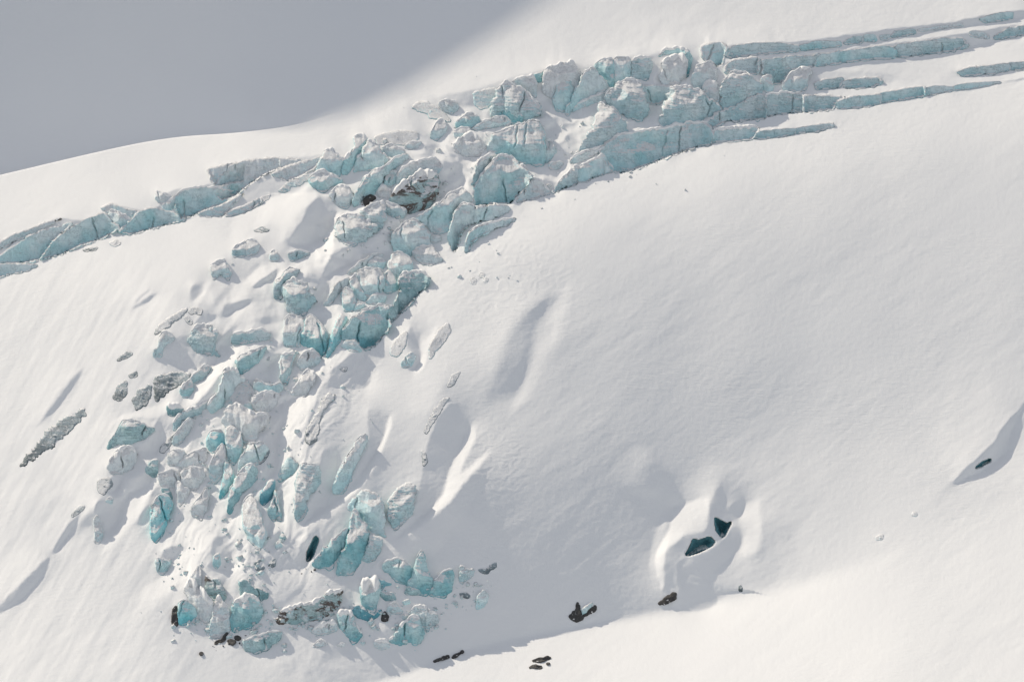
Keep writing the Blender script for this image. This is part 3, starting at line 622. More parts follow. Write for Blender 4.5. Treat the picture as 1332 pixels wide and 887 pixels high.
# uneven snow: broad swells, drifts in the broken ice, wind texture
mx, my = GX * MPP, GY * MPP
ICE_AX = np.array([[1332, 60], [1050, 110], [820, 150], [650, 210], [520, 270], [420, 380], [330, 520], [280, 640], [330, 760], [430, 790]], float)
dax, _, _, _, _ = poly_dist(GX, GY, ICE_AX)
rough = ss(150, 40, dax) * (1 - ss(-12, 12, GY - np.interp(GX, [0, 430, 500, 545, 590, 660, 760, 900, 1090, 1332], [900, 800, 440, 400, 350, 290, 240, 200, 165, 95])) * ss(430, 520, GX) * ss(560, 470, GY))
rough = rough * ss(1150, 900, GX)
wx = mx + 6 * fbm(mx / 20, my / 20, 3, 2); wy = my + 6 * fbm(mx / 20, my / 20, 4, 2)
u = mx * .83 - my * .55; v = mx * .55 + my * .83          # along / across the wind lines
D += .8 * fbm(mx / 45, my / 45, 8, 2)
D += .9 * rough * fbm(wx / 13, wy / 15, 11, 3, .42)
lo = 1 - .6 * rough
D += .12 * fbm(u / 16 + .3 * wx / 16, v / 4.5, 21, 3, .5) * lo * (.6 + .5 * fbm(mx / 30, my / 30, 2, 2))
left = ss(350, 150, GX) * ss(280, 400, GY)
D += left * .22 * fbm((mx * .5 - my * .86) / 30, (mx * .86 + my * .5) / 5, 27, 3, .5)
dr = -mx * .5 + my * .86; cr = mx * .86 + my * .5           # down the fall line / across it
rid = 1 - np.abs(fbm(cr / 8 + 0.35 * fbm(mx / 16, my / 16, 61, 2), dr / 34, 60, 4, .55)) * 2.2
D -= LOWER * ss(790, 730, GY) * ss(400, 450, GY) * .45 * rid
rid2 = 1 - np.abs(fbm(mx / 11, my / 9, 66, 3, .5)) * 2.0
D -= UPPER * ss(1000, 850, GX) * ss(75, 40, dax) * .9 * rid2
D += .035 * fbm(mx / 1.5, my / 1.3, 31, 3, .6) * (1 + .6 * rough)

# broken wind crust: small steps that follow the contours of the drifts
def crust(n, e=.12):
    f = n - np.floor(n); return np.floor(n) + ss(.5 - e, .5 + e, f) - n
cm = np.exp(-((GX - 650) / 95) ** 2 - ((GY - 365) / 75) ** 2) + .8 * np.exp(-((GX - 425) / 40) ** 2 - ((GY - 530) / 70) ** 2) + .8 * np.exp(-((GX - 640) / 50) ** 2 - ((GY - 600) / 60) ** 2) + .5 * np.exp(-((GX - 560) / 60) ** 2 - ((GY - 640) / 60) ** 2)
cm = np.clip(cm + .5 * ss(150, 60, dax) * (1 - rough) , 0, 1)
D -= .2 * cm * crust(1.6 * fbm(mx / 11 + .5 * my / 11, my / 6, 71, 3, .6) + my / 9)
# the far side: behind the left crest the slope drops out of sight, the shaded slope lies further back
CREST = smooth_line(np.array([[-500, 330], [-150, 262], [0, 228], [100, 204], [180, 186], [240, 177], [300, 174], [370, 166], [420, 154], [470, 138], [520, 118]], float))
ye = np.interp(GX, CREST[:, 0], CREST[:, 1])
gap = 60.0 * ss(460, -150, GX)
D_NG = D.copy(); D += gap * (ye > GY)
D += .0 * GX

def T(px, py, A=None):
    A = D if A is None else A
    fx = np.clip((np.asarray(px, float) - X0) / ST, 0, A.shape[1] - 1.001); fy = np.clip((np.asarray(py, float) - Y0) / ST, 0, A.shape[0] - 1.001)
    i = np.floor(fx).astype(int); j = np.floor(fy).astype(int); a = fx - i; b = fy - j
    return A[j, i] * (1 - a) * (1 - b) + A[j, i + 1] * a * (1 - b) + A[j + 1, i] * (1 - a) * b + A[j + 1, i + 1] * a * b

# ------------------------------------------------------------------ materials
def nodes(name):
    m = bpy.data.materials.new(name); m.use_nodes = True
    nt = m.node_tree; nt.nodes.clear()
    out = nt.nodes.new('ShaderNodeOutputMaterial'); bs = nt.nodes.new('ShaderNodeBsdfPrincipled')
    nt.links.new(bs.outputs[0], out.inputs[0])
    return m, nt, bs

def N(nt, typ, **kw):
    n = nt.nodes.new(typ)
    for k, v in kw.items():
        if k.startswith('i_'):
            n.inputs[k[2:].replace('_', ' ')].default_value = v
        else: setattr(n, k, v)
    return n

def noise(nt, vec, scale, detail=4, rough=.55, dist=0.0):
    n = N(nt, 'ShaderNodeTexNoise'); n.inputs['Scale'].default_value = scale; n.inputs['Detail'].default_value = detail
    n.inputs['Roughness'].default_value = rough; n.inputs['Distortion'].default_value = dist
    nt.links.new(vec, n.inputs['Vector']); return n.outputs['Fac']

def mapping(nt, src, scale=(1, 1, 1), rot=(0, 0, 0)):
    m = N(nt, 'ShaderNodeMapping'); m.inputs['Scale'].default_value = scale; m.inputs['Rotation'].default_value = rot
    nt.links.new(src, m.inputs[0]); return m.outputs[0]

def ramp(nt, fac, a, b, ca=(0, 0, 0, 1), cb=(1, 1, 1, 1)):
    r = N(nt, 'ShaderNodeMapRange', interpolation_type='SMOOTHSTEP'); r.inputs[1].default_value = a; r.inputs[2].default_value = b
    nt.links.new(fac, r.inputs[0]); return r.outputs[0]

def mix(nt, fac, a, b):
    m = N(nt, 'ShaderNodeMix', data_type='RGBA')
    if isinstance(fac, float): m.inputs[0].default_value = fac
    else: nt.links.new(fac, m.inputs[0])
    for k, c in ((6, a), (7, b)):
        if isinstance(c, tuple): m.inputs[k].default_value = (c[0], c[1], c[2], 1)
        else: nt.links.new(c, m.inputs[k])
    return m.outputs[2]

def math_(nt, op, a, b=None):
    m = N(nt, 'ShaderNodeMath', operation=op)
    for k, c in ((0, a), (1, b)):
        if c is None: continue
        if isinstance(c, (float, int)): m.inputs[k].default_value = c
        else: nt.links.new(c, m.inputs[k])
    return m.outputs[0]

SNOW = (.90, .895, .885)
def snow_mat(name, fine=1.0):
    m, nt, bs = nodes(name)
    pos = N(nt, 'ShaderNodeTexCoord').outputs['Object']
    big = noise(nt, pos, .02, 3)
    nt.links.new(mix(nt, big, (.885, .885, .88), (.915, .908, .895)), bs.inputs['Base Color'])
    bs.inputs['Roughness'].default_value = .75; bs.inputs['Specular IOR Level'].default_value = .25
    wind = noise(nt, mapping(nt, pos, (.35, 1.4, 1.4), (0, math.radians(25), math.radians(20))), .9, 5, .6, .4)
    grain = noise(nt, pos, 2.2, 4, .6)
    patch = ramp(nt, noise(nt, pos, .03, 2), .4, .65)
    h = math_(nt, 'ADD', math_(nt, 'MULTIPLY', math_(nt, 'MULTIPLY', wind, patch), .11 * fine), math_(nt, 'MULTIPLY', grain, .05 * fine))
    b = N(nt, 'ShaderNodeBump'); b.inputs['Strength'].default_value = 1.0; b.inputs['Distance'].default_value = 1.0
    nt.links.new(h, b.inputs['Height']); nt.links.new(b.outputs[0], bs.inputs['Normal'])
    return m

def ice_mat(name, ca, cb, snow=.5, dust=.3, strata=.5, dirt=None, rough=.45):
    """ice between two shades, cleaner towards the foot, rime speckles, level layers, snow on whatever faces up"""
    m, nt, bs = nodes(name)
    tc = N(nt, 'ShaderNodeTexCoord'); pos = tc.outputs['Object']; gen = tc.outputs['Generated']
    rnd = N(nt, 'ShaderNodeObjectInfo').outputs['Random']
    off = N(nt, 'ShaderNodeVectorMath', operation='ADD'); nt.links.new(pos, off.inputs[0]); nt.links.new(math_(nt, 'MULTIPLY', rnd, 97.0), off.inputs[1])
    pos = off.outputs[0]
    lay = mapping(nt, pos, (.2, .2, 2.3), (math.radians(8), math.radians(-13), 0))
    n1 = noise(nt, pos, .14, 4, .55)
    n2 = noise(nt, lay, .9, 5, .6, .35)
    n3 = noise(nt, pos, 1.9, 6, .7)
    n4 = noise(nt, pos, .45, 4, .6, .5)
    gz = N(nt, 'ShaderNodeSeparateXYZ'); nt.links.new(gen, gz.inputs[0])
    tone = math_(nt, 'ADD', math_(nt, 'MULTIPLY', n1, 1.1), math_(nt, 'MULTIPLY', math_(nt, 'SUBTRACT', gz.outputs[2], .45), .35))
    c = mix(nt, ramp(nt, tone, .34, .76), ca, cb)
    c = mix(nt, math_(nt, 'MULTIPLY', ramp(nt, n2, .53, .60), strata * .4), c, tuple(x * .55 for x in ca))
    st1 = noise(nt, pos, 2.4, 2, .5, .8)
    fr = math_(nt, 'ADD', math_(nt, 'ADD', math_(nt, 'MULTIPLY', n3, .5), math_(nt, 'MULTIPLY', n2, .25)), math_(nt, 'MULTIPLY', n4, .25))
    c = mix(nt, math_(nt, 'MULTIPLY', ramp(nt, fr, .56 - .14 * dust, .66 - .10 * dust), .15 + .55 * dust), c, (.86, .885, .89))
    holes = math_(nt, 'MULTIPLY', ramp(nt, st1, .53, .60), ramp(nt, n4, .38, .58))
    c = mix(nt, math_(nt, 'MULTIPLY', holes, .10 + .26 * strata), c, tuple(x * .50 for x in ca))
    if dirt:
        dn = noise(nt, mapping(nt, pos, (.5, .5, 1.0)), .22, 5, .7, .6)
        c = mix(nt, ramp(nt, dn, dirt[0], dirt[0] + .07), c, dirt[1])
    gnm = N(nt, 'ShaderNodeNewGeometry').outputs['Normal']
    sep = N(nt, 'ShaderNodeSeparateXYZ'); nt.links.new(gnm, sep.inputs[0])
    up = math_(nt, 'ADD', sep.outputs[2], math_(nt, 'MULTIPLY', math_(nt, 'SUBTRACT', fr, .5), 1.1))
    sn = ramp(nt, up, .92 - .55 * snow, 1.08 - .55 * snow)
    c = mix(nt, sn, c, SNOW)
    nt.links.new(c, bs.inputs['Base Color'])
    rr = N(nt, 'ShaderNodeMapRange'); rr.inputs[3].default_value = rough; rr.inputs[4].default_value = .8
    nt.links.new(sn, rr.inputs[0]); nt.links.new(rr.outputs[0], bs.inputs['Roughness'])
    bs.inputs['Specular IOR Level'].default_value = .3
    h = math_(nt, 'ADD', math_(nt, 'ADD', math_(nt, 'MULTIPLY', n3, .30), math_(nt, 'MULTIPLY', holes, -.12)), math_(nt, 'ADD', math_(nt, 'MULTIPLY', n2, .30 * strata), math_(nt, 'MULTIPLY', n4, .18)))
    b = N(nt, 'ShaderNodeBump'); b.inputs['Strength'].default_value = 1.0; b.inputs['Distance'].default_value = .9
    nt.links.new(h, b.inputs['Height']); nt.links.new(b.outputs[0], bs.inputs['Normal'])
    return m

def rock_mat(name):
    m, nt, bs = nodes(name)
    pos = N(nt, 'ShaderNodeTexCoord').outputs['Object']
    n = noise(nt, pos, .8, 6, .65)
    c = mix(nt, n, (.03, .029, .029), (.10, .095, .09))
    c = mix(nt, ramp(nt, noise(nt, pos, 1.1, 4, .6), .62, .68), c, SNOW)
    nt.links.new(c, bs.inputs['Base Color']); bs.inputs['Roughness'].default_value = .8
    b = N(nt, 'ShaderNodeBump'); b.inputs['Distance'].default_value = .6; nt.links.new(n, b.inputs['Height']); nt.links.new(b.outputs[0], bs.inputs['Normal'])
    return m

MS = snow_mat('wind_packed_snow')
MC = snow_mat('snow_cap_snow', .7)
MAT = {'P': ice_mat('pale_ice', (.62, .88, .90), (.84, .94, .945), .5, .25, .15),
       'T': ice_mat('blue_ice', (.48, .78, .81), (.76, .90, .91), .5, .25, .35),
       'J': ice_mat('teal_ice', (.24, .56, .61), (.64, .86, .87), .5, .12, .45),
       'D': ice_mat('dark_blue_ice', (.14, .42, .50), (.38, .68, .74), .4, .12, .5),
       'V': ice_mat('turquoise_ice', (.26, .74, .80), (.64, .91, .92), .4, .10, .3),
       'F': ice_mat('frosted_ice', (.66, .84, .865), (.86, .90, .905), .7, .5, .3),
       'H': ice_mat('grey_blue_ice', (.50, .72, .755), (.76, .87, .885), .55, .35, .8),
       'S': ice_mat('snow_coated_ice', (.80, .88, .89), (.885, .90, .90), .8, .7, .15),
       'E': ice_mat('green_blue_ice', (.26, .48, .51), (.60, .79, .80), .45, .2, .7),
       'G': ice_mat('dark_layered_ice', (.17, .215, .235), (.42, .50, .53), .28, .30, .9),
       'Q': ice_mat('grey_crust_ice', (.26, .31, .33), (.58, .64, .66), .5, .5, .8),
       'M': ice_mat('dirty_ice', (.40, .60, .61), (.62, .75, .75), .5, .25, .7, dirt=(.445, (.16, .135, .12))),
       'C': ice_mat('cave_shade_ice', (.05, .17, .21), (.22, .50, .56), .1, .05, .6),  # blue ice darkened in colour to paint the shade inside the openings
       'K': rock_mat('dark_rock')}
# ------------------------------------------------------------------ mesh helpers
def mesh_obj(name, co, faces, mat, parent=None, smooth=True):
    me = bpy.data.meshes.new(name)
    co = np.asarray(co, np.float32); faces = np.asarray(faces, np.int32)
    me.vertices.add(len(co)); me.vertices.foreach_set('co', co.ravel())
    k = faces.shape[1]
    me.loops.add(faces.size); me.loops.foreach_set('vertex_index', faces.ravel())
    me.polygons.add(len(faces)); me.polygons.foreach_set('loop_start', np.arange(0, faces.size, k, dtype=np.int32))
    me.polygons.foreach_set('loop_total', np.full(len(faces), k, np.int32))
    me.update(calc_edges=True)
    if smooth: me.polygons.foreach_set('use_smooth', np.ones(len(faces), bool))
    me.materials.append(mat)
    o = bpy.data.objects.new(name, me); col.objects.link(o)
    if parent is not None: o.parent = parent; o.matrix_parent_inverse = parent.matrix_world.inverted()
    return o

def grid_faces(idx):
    a = idx[:-1, :-1]; b = idx[:-1, 1:]; c = idx[1:, 1:]; d = idx[1:, :-1]
    return np.stack([a, d, c, b], -1).reshape(-1, 4)

# ------------------------------------------------------------------ ice and rock pieces
NAMES = {'s': ('serac', 'ice block', 'ice blocks of the broken icefall'), 'w': ('ice_wall', 'ice wall', 'ice walls of the long crevasses'),
         'o': ('ice_outcrop', 'ice outcrop', 'patches of bare ice showing through the snow'), 'r': ('rock', 'rock', 'dark rocks in the snow'),
         'c': ('crevasse', 'crevasse', 'dark openings in the snow')}

def roughen(P, amp, seed, step=1.0):
    A = np.vstack([P, P[:1]])
    P = np.array([p for a_, b_ in zip(A[:-1], A[1:]) for p in (a_ * .88 + b_ * .12, a_ * .12 + b_ * .88)])
    A = np.vstack([P, P[:1]]); out = []; s = 0.0
    for a, b in zip(A[:-1], A[1:]):
        L = np.hypot(*(b - a)); n = max(1, int(L / step))
        t = np.arange(n) / n
        out.append(a + (b - a) * t[:, None])
    Q = np.vstack(out); N0 = len(Q)
    ar = np.arange(N0) * step
    nrm = np.roll(Q, -1, 0) - np.roll(Q, 1, 0); nrm = np.stack([nrm[:, 1], -nrm[:, 0]], -1); nrm /= (np.linalg.norm(nrm, axis=1, keepdims=True) + 1e-9)
    w = np.minimum(1, np.minimum(ar, N0 * step - ar) / 6)
    return Q + nrm * ((fbm(ar / 9, ar * 0 + .5, seed, 4, .65)) * amp * w)[:, None] + nrm * (1.35 if np.dot(nrm[:, 0], Q[:, 0] - Q[:, 0].mean()) > 0 else -1.35)

def comps(m):
    m = m.copy(); res = []
    while m.any():
        j, i = np.argwhere(m)[0]; st_ = [(j, i)]; m[j, i] = False; c = np.zeros(m.shape, bool); n = 0
        while st_:
            j, i = st_.pop(); c[j, i] = True; n += 1
            for a, b in ((j + 1, i), (j - 1, i), (j, i + 1), (j, i - 1)):
                if 0 <= a < m.shape[0] and 0 <= b < m.shape[1] and m[a, b]: m[a, b] = False; st_.append((a, b))
        if n > 8: res.append(c)
    return res

def make_block(kind, tile, style, opts, label, pts, seed):
    rng = random.Random(seed * 7919 + 13)
    P = parse(tile, pts)
    w_, h_ = np.ptp(P[:, 0]), np.ptp(P[:, 1]); size = min(w_, h_)
    area = .5 * abs(np.dot(P[:, 0], np.roll(P[:, 1], 1)) - np.dot(P[:, 1], np.roll(P[:, 0], 1)))
    Q = roughen(P, min(2.4, .4 + size * .04) * (1.5 if style in 'GHK' else 1), seed)
    if kind == 'w': Q[:, 0] = Q[:, 0].mean() + (Q[:, 0] - Q[:, 0].mean()) * (w_ + 4.0) / w_
    st = .95 if area > 300 else .6 if area > 60 else .4
    x0, y0 = Q.min(0) - st; x1, y1 = Q.max(0) + st
    px, py = np.meshgrid(np.arange(x0, x1 + st, st), np.arange(y0, y1 + st, st))
    ins = inside(px, py, Q)
    d, _, _, nx, ny = poly_dist(px, py, np.vstack([Q, Q[:1]]))
    cell = ins[:-1, :-1] & ins[1:, :-1] & ins[:-1, 1:] & ins[1:, 1:]
    if cell.sum() < 3: print('TOO SMALL', label); return None
    used = np.zeros(px.shape, bool)
    used[:-1, :-1] |= cell; used[1:, :-1] |= cell; used[:-1, 1:] |= cell; used[1:, 1:] |= cell
    # a vertex on the rim is one that has a missing neighbour cell
    cp = np.pad(cell, 1)
    full = cp[:-1, :-1] & cp[1:, :-1] & cp[:-1, 1:] & cp[1:, 1:]
    rim = used & ~full
    px = np.where(rim, nx, px); py = np.where(rim, ny, py); d = np.where(rim, 0, d)
    # distance to the edges that stand free (not the lower edge, which runs into the snow)
    Qc = np.vstack([Q, Q[:1]]); sg = np.diff(Qc, axis=0); ar2 = np.sum(Qc[:-1, 0] * Qc[1:, 1] - Qc[1:, 0] * Qc[:-1, 1])
    on = np.stack([sg[:, 1], -sg[:, 0]], -1) * (1 if ar2 > 0 else -1); on /= (np.linalg.norm(on, axis=1, keepdims=True) + 1e-9)
    ony = np.convolve(np.pad(on[:, 1], 4, mode='wrap'), np.ones(9) / 9, 'valid')
    free = ony < .42
    d_free = np.full(px.shape, 1e9)
    for k in np.where(free)[0]:
        ax_, ay_ = Qc[k]; dx_, dy_ = sg[k]; t_ = np.clip(((px - ax_) * dx_ + (py - ay_) * dy_) / (dx_ * dx_ + dy_ * dy_ + 1e-9), 0, 1)
        d_free = np.minimum(d_free, np.hypot(px - ax_ - t_ * dx_, py - ay_ - t_ * dy_))
    ycol = np.where(used, py, -1e9).max(0)[None, :]; htf = np.clip((ycol - py) / max(4.0, .6 * h_), 0, 1)
    # base plane: rests on the slope along the lower edge
    xs = np.linspace(Q[:, 0].min() + .1 * w_, Q[:, 0].max() - .1 * w_, 9); yb_ = []
    for x in xs:
        m = np.abs(Q[:, 0] - x) < max(1.5, w_ * .08); yb_.append(Q[m, 1].max() if m.any() else Q[:, 1].max())
    yb_ = np.array(yb_)
    steep = {'o': .80, 'r': .6, 'c': .7, 'w': .30, 's': .40}[kind] + rng.uniform(-.05, .05)
    if 'f=' in opts: steep = float(opts.split('f=')[1].split(',')[0])
    E = T(xs, yb_ - 1.8) + steep * MPP * yb_
    A_ = np.stack([xs * 0 + 1, xs - xs.mean()], 1); cf = np.linalg.lstsq(A_, E, rcond=None)[0]
    depth = cf[0] + cf[1] * (px - xs.mean()) - steep * MPP * py
    tt = T(px, py)
    dm = d * MPP
    lim = {'o': .25, 'r': 2.0, 'c': 0, 'w': 1.0, 's': min(5.0, .6 + .22 * size * MPP)}[kind]
    if kind == 'o': depth = .35 * depth + .65 * tt
    depth = np.clip(depth, tt - lim, tt - .0)
    # faceted bulk
    R = max(.8, size * MPP * (.24 if kind == 's' else .08))
    if kind in 'or': R = min(R, .30 if kind == 'o' else 1.6)
    if kind == 'w': R = min(R, 1.2)
    cx, cy = px[used].mean(), py[used].mean()
    uu = (px - cx) * MPP; vv = (cy - py) * MPP
    wob = fbm(px / 16, py / 16, seed, 2) * R * .04
    fac = np.full(px.shape, 1e9)
    nf = 7 if kind == 's' else 4
    a0 = rng.uniform(0, 6.28)
    for k in range(nf):
        an = a0 + k * 2 * math.pi / nf + rng.uniform(-.45, .45)
        sl = rng.uniform(.15, .95)
        hh = R * rng.uniform(.45, .95) + sl * R * .7
        fac = np.minimum(fac, hh - sl * (uu * math.cos(an) + vv * math.sin(an)))
    if kind == 's':       # one long face turned to the west, a steeper one to the east
        xl = x0 + w_ * rng.uniform(.12, .38); sl = rng.uniform(.7, 1.3); lean = rng.uniform(-.1, .5)
        fac = np.minimum(fac, R * .95 + sl * ((px - xl) + lean * (py - cy)) * MPP)
        xr_ = x1 - w_ * rng.uniform(.1, .3); sl = rng.uniform(.5, 1.2); lean = rng.uniform(-.3, .3)
        fac = np.minimum(fac, R * .95 + sl * ((xr_ - px) + lean * (py - cy)) * MPP)
    rise = R * np.sqrt(np.clip(1 - (1 - np.clip(dm / (R * .22 + .2), 0, 1)) ** 2, 0, 1))
    if kind in 'sw':
        dfm = d_free * MPP
        rise = R * np.sqrt(np.clip(1 - (1 - np.clip(dfm / (R * .25 + .2), 0, 1)) ** 2, 0, 1))
    rel = np.minimum(rise, np.maximum(fac + wob, rise * .25)) if kind != 'c' else -rise * .8
    if kind == 's': rel = rel * (htf * (1.35 - .35 * htf))
    if kind == 'w': rel = rel * 0
    # layers, clefts and crumbling
    big = min(1.0, size * MPP / 6.0)
    ed = np.clip(dm / 1.0, 0, 1)
    tilt = rng.uniform(-.25, .1)
    lay = fbm((px + py * .3) / 26, (py + px * tilt) / 2.6, seed + 3, 3, .6)
    lamp = {'H': .40, 'G': .18, 'E': .3, 'T': .20, 'M': .3}.get(style, .13)
    det = lay * lamp * .5 * big + fbm(px / 11, py / 13, seed + 5, 5, .5) * (.12 if style in 'PTVSD' else .24) * big * (1.3 if style in 'HGMFK' else .7)
    if style in 'PTVSJ' and kind == 's': det = det + fbm(px / 7, py / 26, seed + 6, 3, .4) * .25 * big
    if kind in 'sw' and size > 11:
        for k in range(int(rng.random() < .4) + int(area / 2200)):
            if k > 3: break
            x = rng.uniform(x0 + .15 * w_, x1 - .15 * w_); lean = rng.uniform(-.35, .35)
            line = px - (x + lean * (py - cy) + 2.2 * gn(py / 9, py * 0 + k, seed + 40 + k))
            top = rng.uniform(-.2, .5); bot = top + rng.uniform(.4, .9); tv = (py - y0) / max(h_, 1)
            msk = ss(top - .05, top + .1, tv) * ss(bot + .05, bot - .1, tv)
            wd = rng.uniform(.6, 1.0)
            det = det - np.exp(-(line / wd) ** 2) * rng.uniform(.8, 2.2) * big * msk
    if kind == 'o': det = det * .4
    rel = rel + det * ed
    depth = depth - rel - (.03 if kind == 'o' else .12)
    if kind in 'sw' and 'lip' not in opts:      # drifted snow buries the foot unevenly
        yb_c = np.where(used, py, -1e9).max(0)[None, :]
        up_ = (yb_c - py) / max(3.0, min(12.0, .22 * h_)) + .55 * gn(px / 9, py / 9, seed + 21)
        bw = 1 - ss(-.2, 1.0, up_)
        depth = depth + (tt + .1 - depth) * bw * (.35 if kind == 's' else 0)
    lowrim = rim & (d_free > 1.2)
    depth = np.where(rim & ~(lowrim & (kind in 'sw')), np.minimum(depth, tt + (.04 if kind == 'o' else .25 if kind in 'rw' else .4)), depth)
    if kind in 'sw': depth = np.where(lowrim, np.minimum(np.maximum(depth, tt - .6), tt + .1), depth)
    if kind == 'c': depth = tt + 1.5 + 4.6 * np.clip(dm / 1.6, 0, 1) + det * ed * 1.5
    thick = min(size * MPP * .55, 9.0) if kind in 'sw' else min(size * MPP * .5, 2.0)
    back = depth + .25 + thick * np.sqrt(np.clip(dm / max(size * MPP * .3, .3), 0, 1)) + np.maximum(rel, 0) * .5
    idx = np.full(px.shape, -1); idx[used] = np.arange(used.sum())
    f1 = grid_faces(idx)[cell.ravel()]
    n1 = used.sum()
    co1 = world(px[used], py[used], depth[used])
    inner = used & ~rim
    idb = idx.copy(); idb[inner] = n1 + np.arange(inner.sum())
    f2 = grid_faces(idb)[cell.ravel()][:, ::-1]
    co2 = world(px[inner], py[inner], back[inner])
    co = np.vstack([co1, co2]); fc = np.vstack([f1, f2])
    base = world(cx, py[used].max(), float(depth[used].max()))
    nm, cat, grp = NAMES[kind]
    capt = None
    if 'cap=' in opts: capt = float(opts.split('cap=')[1].split(',')[0])
    elif kind in 's' and 'nocap' not in opts and h_ > 8: capt = min(2.2, .05 * h_ + .5)
    if capt: capt *= 1.35
    if capt:
        o = bpy.data.objects.new(nm, None); col.objects.link(o); o.location = base; o.empty_display_size = 2
        bd = mesh_obj('ice_body', co - base, fc, MAT[style]); bd.parent = o
    else:
        o = mesh_obj(nm, co - base, fc, MAT[style]); o.location = base
    o['kind'] = 'thing'; o['label'] = label; o['category'] = cat; o['group'] = grp
    # snow lying along the top
    if capt:
        ytop = np.where(used, py, 1e9).min(0); has = ytop < 1e8
        yfl = np.where(used, py, -1e9).max(0)
        ncol = px.shape[1]; xcol = px[np.argmax(used, axis=0), np.arange(ncol)]
        th = capt * (1.0 + .8 * gn(np.arange(ncol) * st / 6, np.full(ncol, .3), seed + 77))
        th = np.clip(th, .35 * capt, None); th = np.minimum(th, .4 * (yfl - ytop))
        runs = []; cur = []
        for k in range(ncol):
            if has[k] and (not cur or abs(ytop[k] - ytop[k - 1]) < 3.2 * st): cur.append(k)
            else:
                if len(cur) > 6: runs.append(cur)
                cur = [k] if has[k] else []
        if len(cur) > 6: runs.append(cur)
        for run in runs:
            run = np.array(run); n = len(run)
            yt = ytop[run]; yt = np.convolve(np.pad(yt, 1, mode='edge'), [.25, .5, .25], 'valid')
            xr = xcol[run]; tp = ss(0, .16, np.arange(n) / (n - 1)) * ss(0, .16, 1 - np.arange(n) / (n - 1)) + .02
            t_ = th[run] * tp
            def fr(off):
                r = np.clip(np.round((yt + off - py[0, 0]) / st).astype(int), 0, px.shape[0] - 1)
                r = np.maximum(r, np.argmax(used[:, run], axis=0) + 1)
                r = np.minimum(r, px.shape[0] - 1)
                v = depth[r, run]
                return np.convolve(np.pad(v, 2, mode='edge'), [.1, .2, .4, .2, .1], 'valid')
            L_ = t_ * MPP; f0 = fr(.4 * t_)
            rings = [(yt + t_ * 1.02, fr(t_) + .12), (yt + t_ * .75, fr(t_ * .75) - .30 * L_), (yt + t_ * .35, fr(t_ * .35) - .55 * L_), (yt - .05 * t_, f0 - .50 * L_),
                     (yt - .38 * t_, f0 + .15 * L_), (yt - .52 * t_, f0 + 1.1 * L_), (yt - .40 * t_, f0 + 2.4 * L_ + .3), (yt + .5 * t_, f0 + 3.2 * L_ + .5), (yt + t_, f0 + 2.0 * L_ + .4)]
            V = np.array([world(xr, y_, d_) for y_, d_ in rings])
            V = np.concatenate([V, V[:1] * 0 + V[:1]])[:len(rings)]
            ii = np.arange(len(rings) * n).reshape(len(rings), n); ii = np.vstack([ii, ii[:1]])
            c_ = mesh_obj('snow_cap', V.reshape(-1, 3) - base, grid_faces(ii)[:, ::-1], MC)
            c_.parent = o
    return o

# pits under the dark openings
def carve():
    for ln in BLOCKS.strip().splitlines():
        kind, tile, style, opts, label, pts = ln.split('|')
        if kind != 'c': continue
        P = roughen(parse(tile, pts), .4, 5)
        c0, r0 = ((P.min(0) - 6 - [X0, Y0]) / ST).astype(int); c1, r1 = ((P.max(0) + 6 - [X0, Y0]) / ST).astype(int)
        px, py = GX[r0:r1, c0:c1], GY[r0:r1, c0:c1]
        d, _, _, _, _ = poly_dist(px, py, np.vstack([P, P[:1]])); i_ = inside(px, py, P)
        D[r0:r1, c0:c1] += np.where(i_, 7.0 * ss(-.3, 1.6, d), 0)

T_FLAT = D.copy()
blocks = []
for i, ln in enumerate(BLOCKS.strip().splitlines()):
    kind, tile, style, opts, label, pts = ln.split('|')
    blocks.append(make_block(kind, tile, style, opts, label, pts, i + 1))
carve()

def chips(name, label, mat, areas, seed):
    rng = np.random.RandomState(seed); V = []; Fc = []; nv = 0
    cube = np.array([[-1, -1, -1], [1, -1, -1], [1, 1, -1], [-1, 1, -1], [-1, -1, 1], [1, -1, 1], [1, 1, 1], [-1, 1, 1]], float)
    cf_ = np.array([[0, 3, 2, 1], [4, 5, 6, 7], [0, 1, 5, 4], [1, 2, 6, 5], [2, 3, 7, 6], [3, 0, 4, 7]])
    for (x, y, sx, sy, n, big) in areas:
        for _ in range(n):
            px, py = x + rng.randn() * sx, y + rng.randn() * sy
            s = big * (.25 + rng.rand() ** 3 * 1.0)
            c = cube * (1 + .5 * rng.uniform(-1, 1, (8, 3))) * s * rng.uniform(.4, 1.0, 3)
            q = rng.randn(4); q /= np.linalg.norm(q); a, b_, c_, d_ = q
            Rm = np.array([[a*a+b_*b_-c_*c_-d_*d_, 2*(b_*c_-a*d_), 2*(b_*d_+a*c_)], [2*(b_*c_+a*d_), a*a-b_*b_+c_*c_-d_*d_, 2*(c_*d_-a*b_)], [2*(b_*d_-a*c_), 2*(c_*d_+a*b_), a*a-b_*b_-c_*c_+d_*d_]])
            V.append(c @ Rm.T + world(px, py, float(T(px, py)) - s * .2).reshape(3)); Fc.append(cf_ + nv); nv += 8
    o = mesh_obj(name, np.vstack(V), np.vstack(Fc), mat, smooth=False)
    o['kind'] = 'stuff'; o['label'] = label
chips('ice_rubble', 'fine crumbs of broken ice sprinkled below the icefall', MAT['F'], [(300, 810, 40, 14, 100, .7), (420, 805, 40, 14, 100, .8), (520, 800, 30, 18, 80, .7), (230, 720, 14, 25, 40, .6),
      (330, 730, 25, 25, 60, .7), (300, 600, 45, 60, 140, .7), (380, 500, 50, 50, 90, .6), (520, 290, 60, 40, 120, .7), (700, 190, 90, 30, 140, .7), (600, 770, 30, 16, 40, .6), (640, 345, 30, 20, 14, .5)], 3)
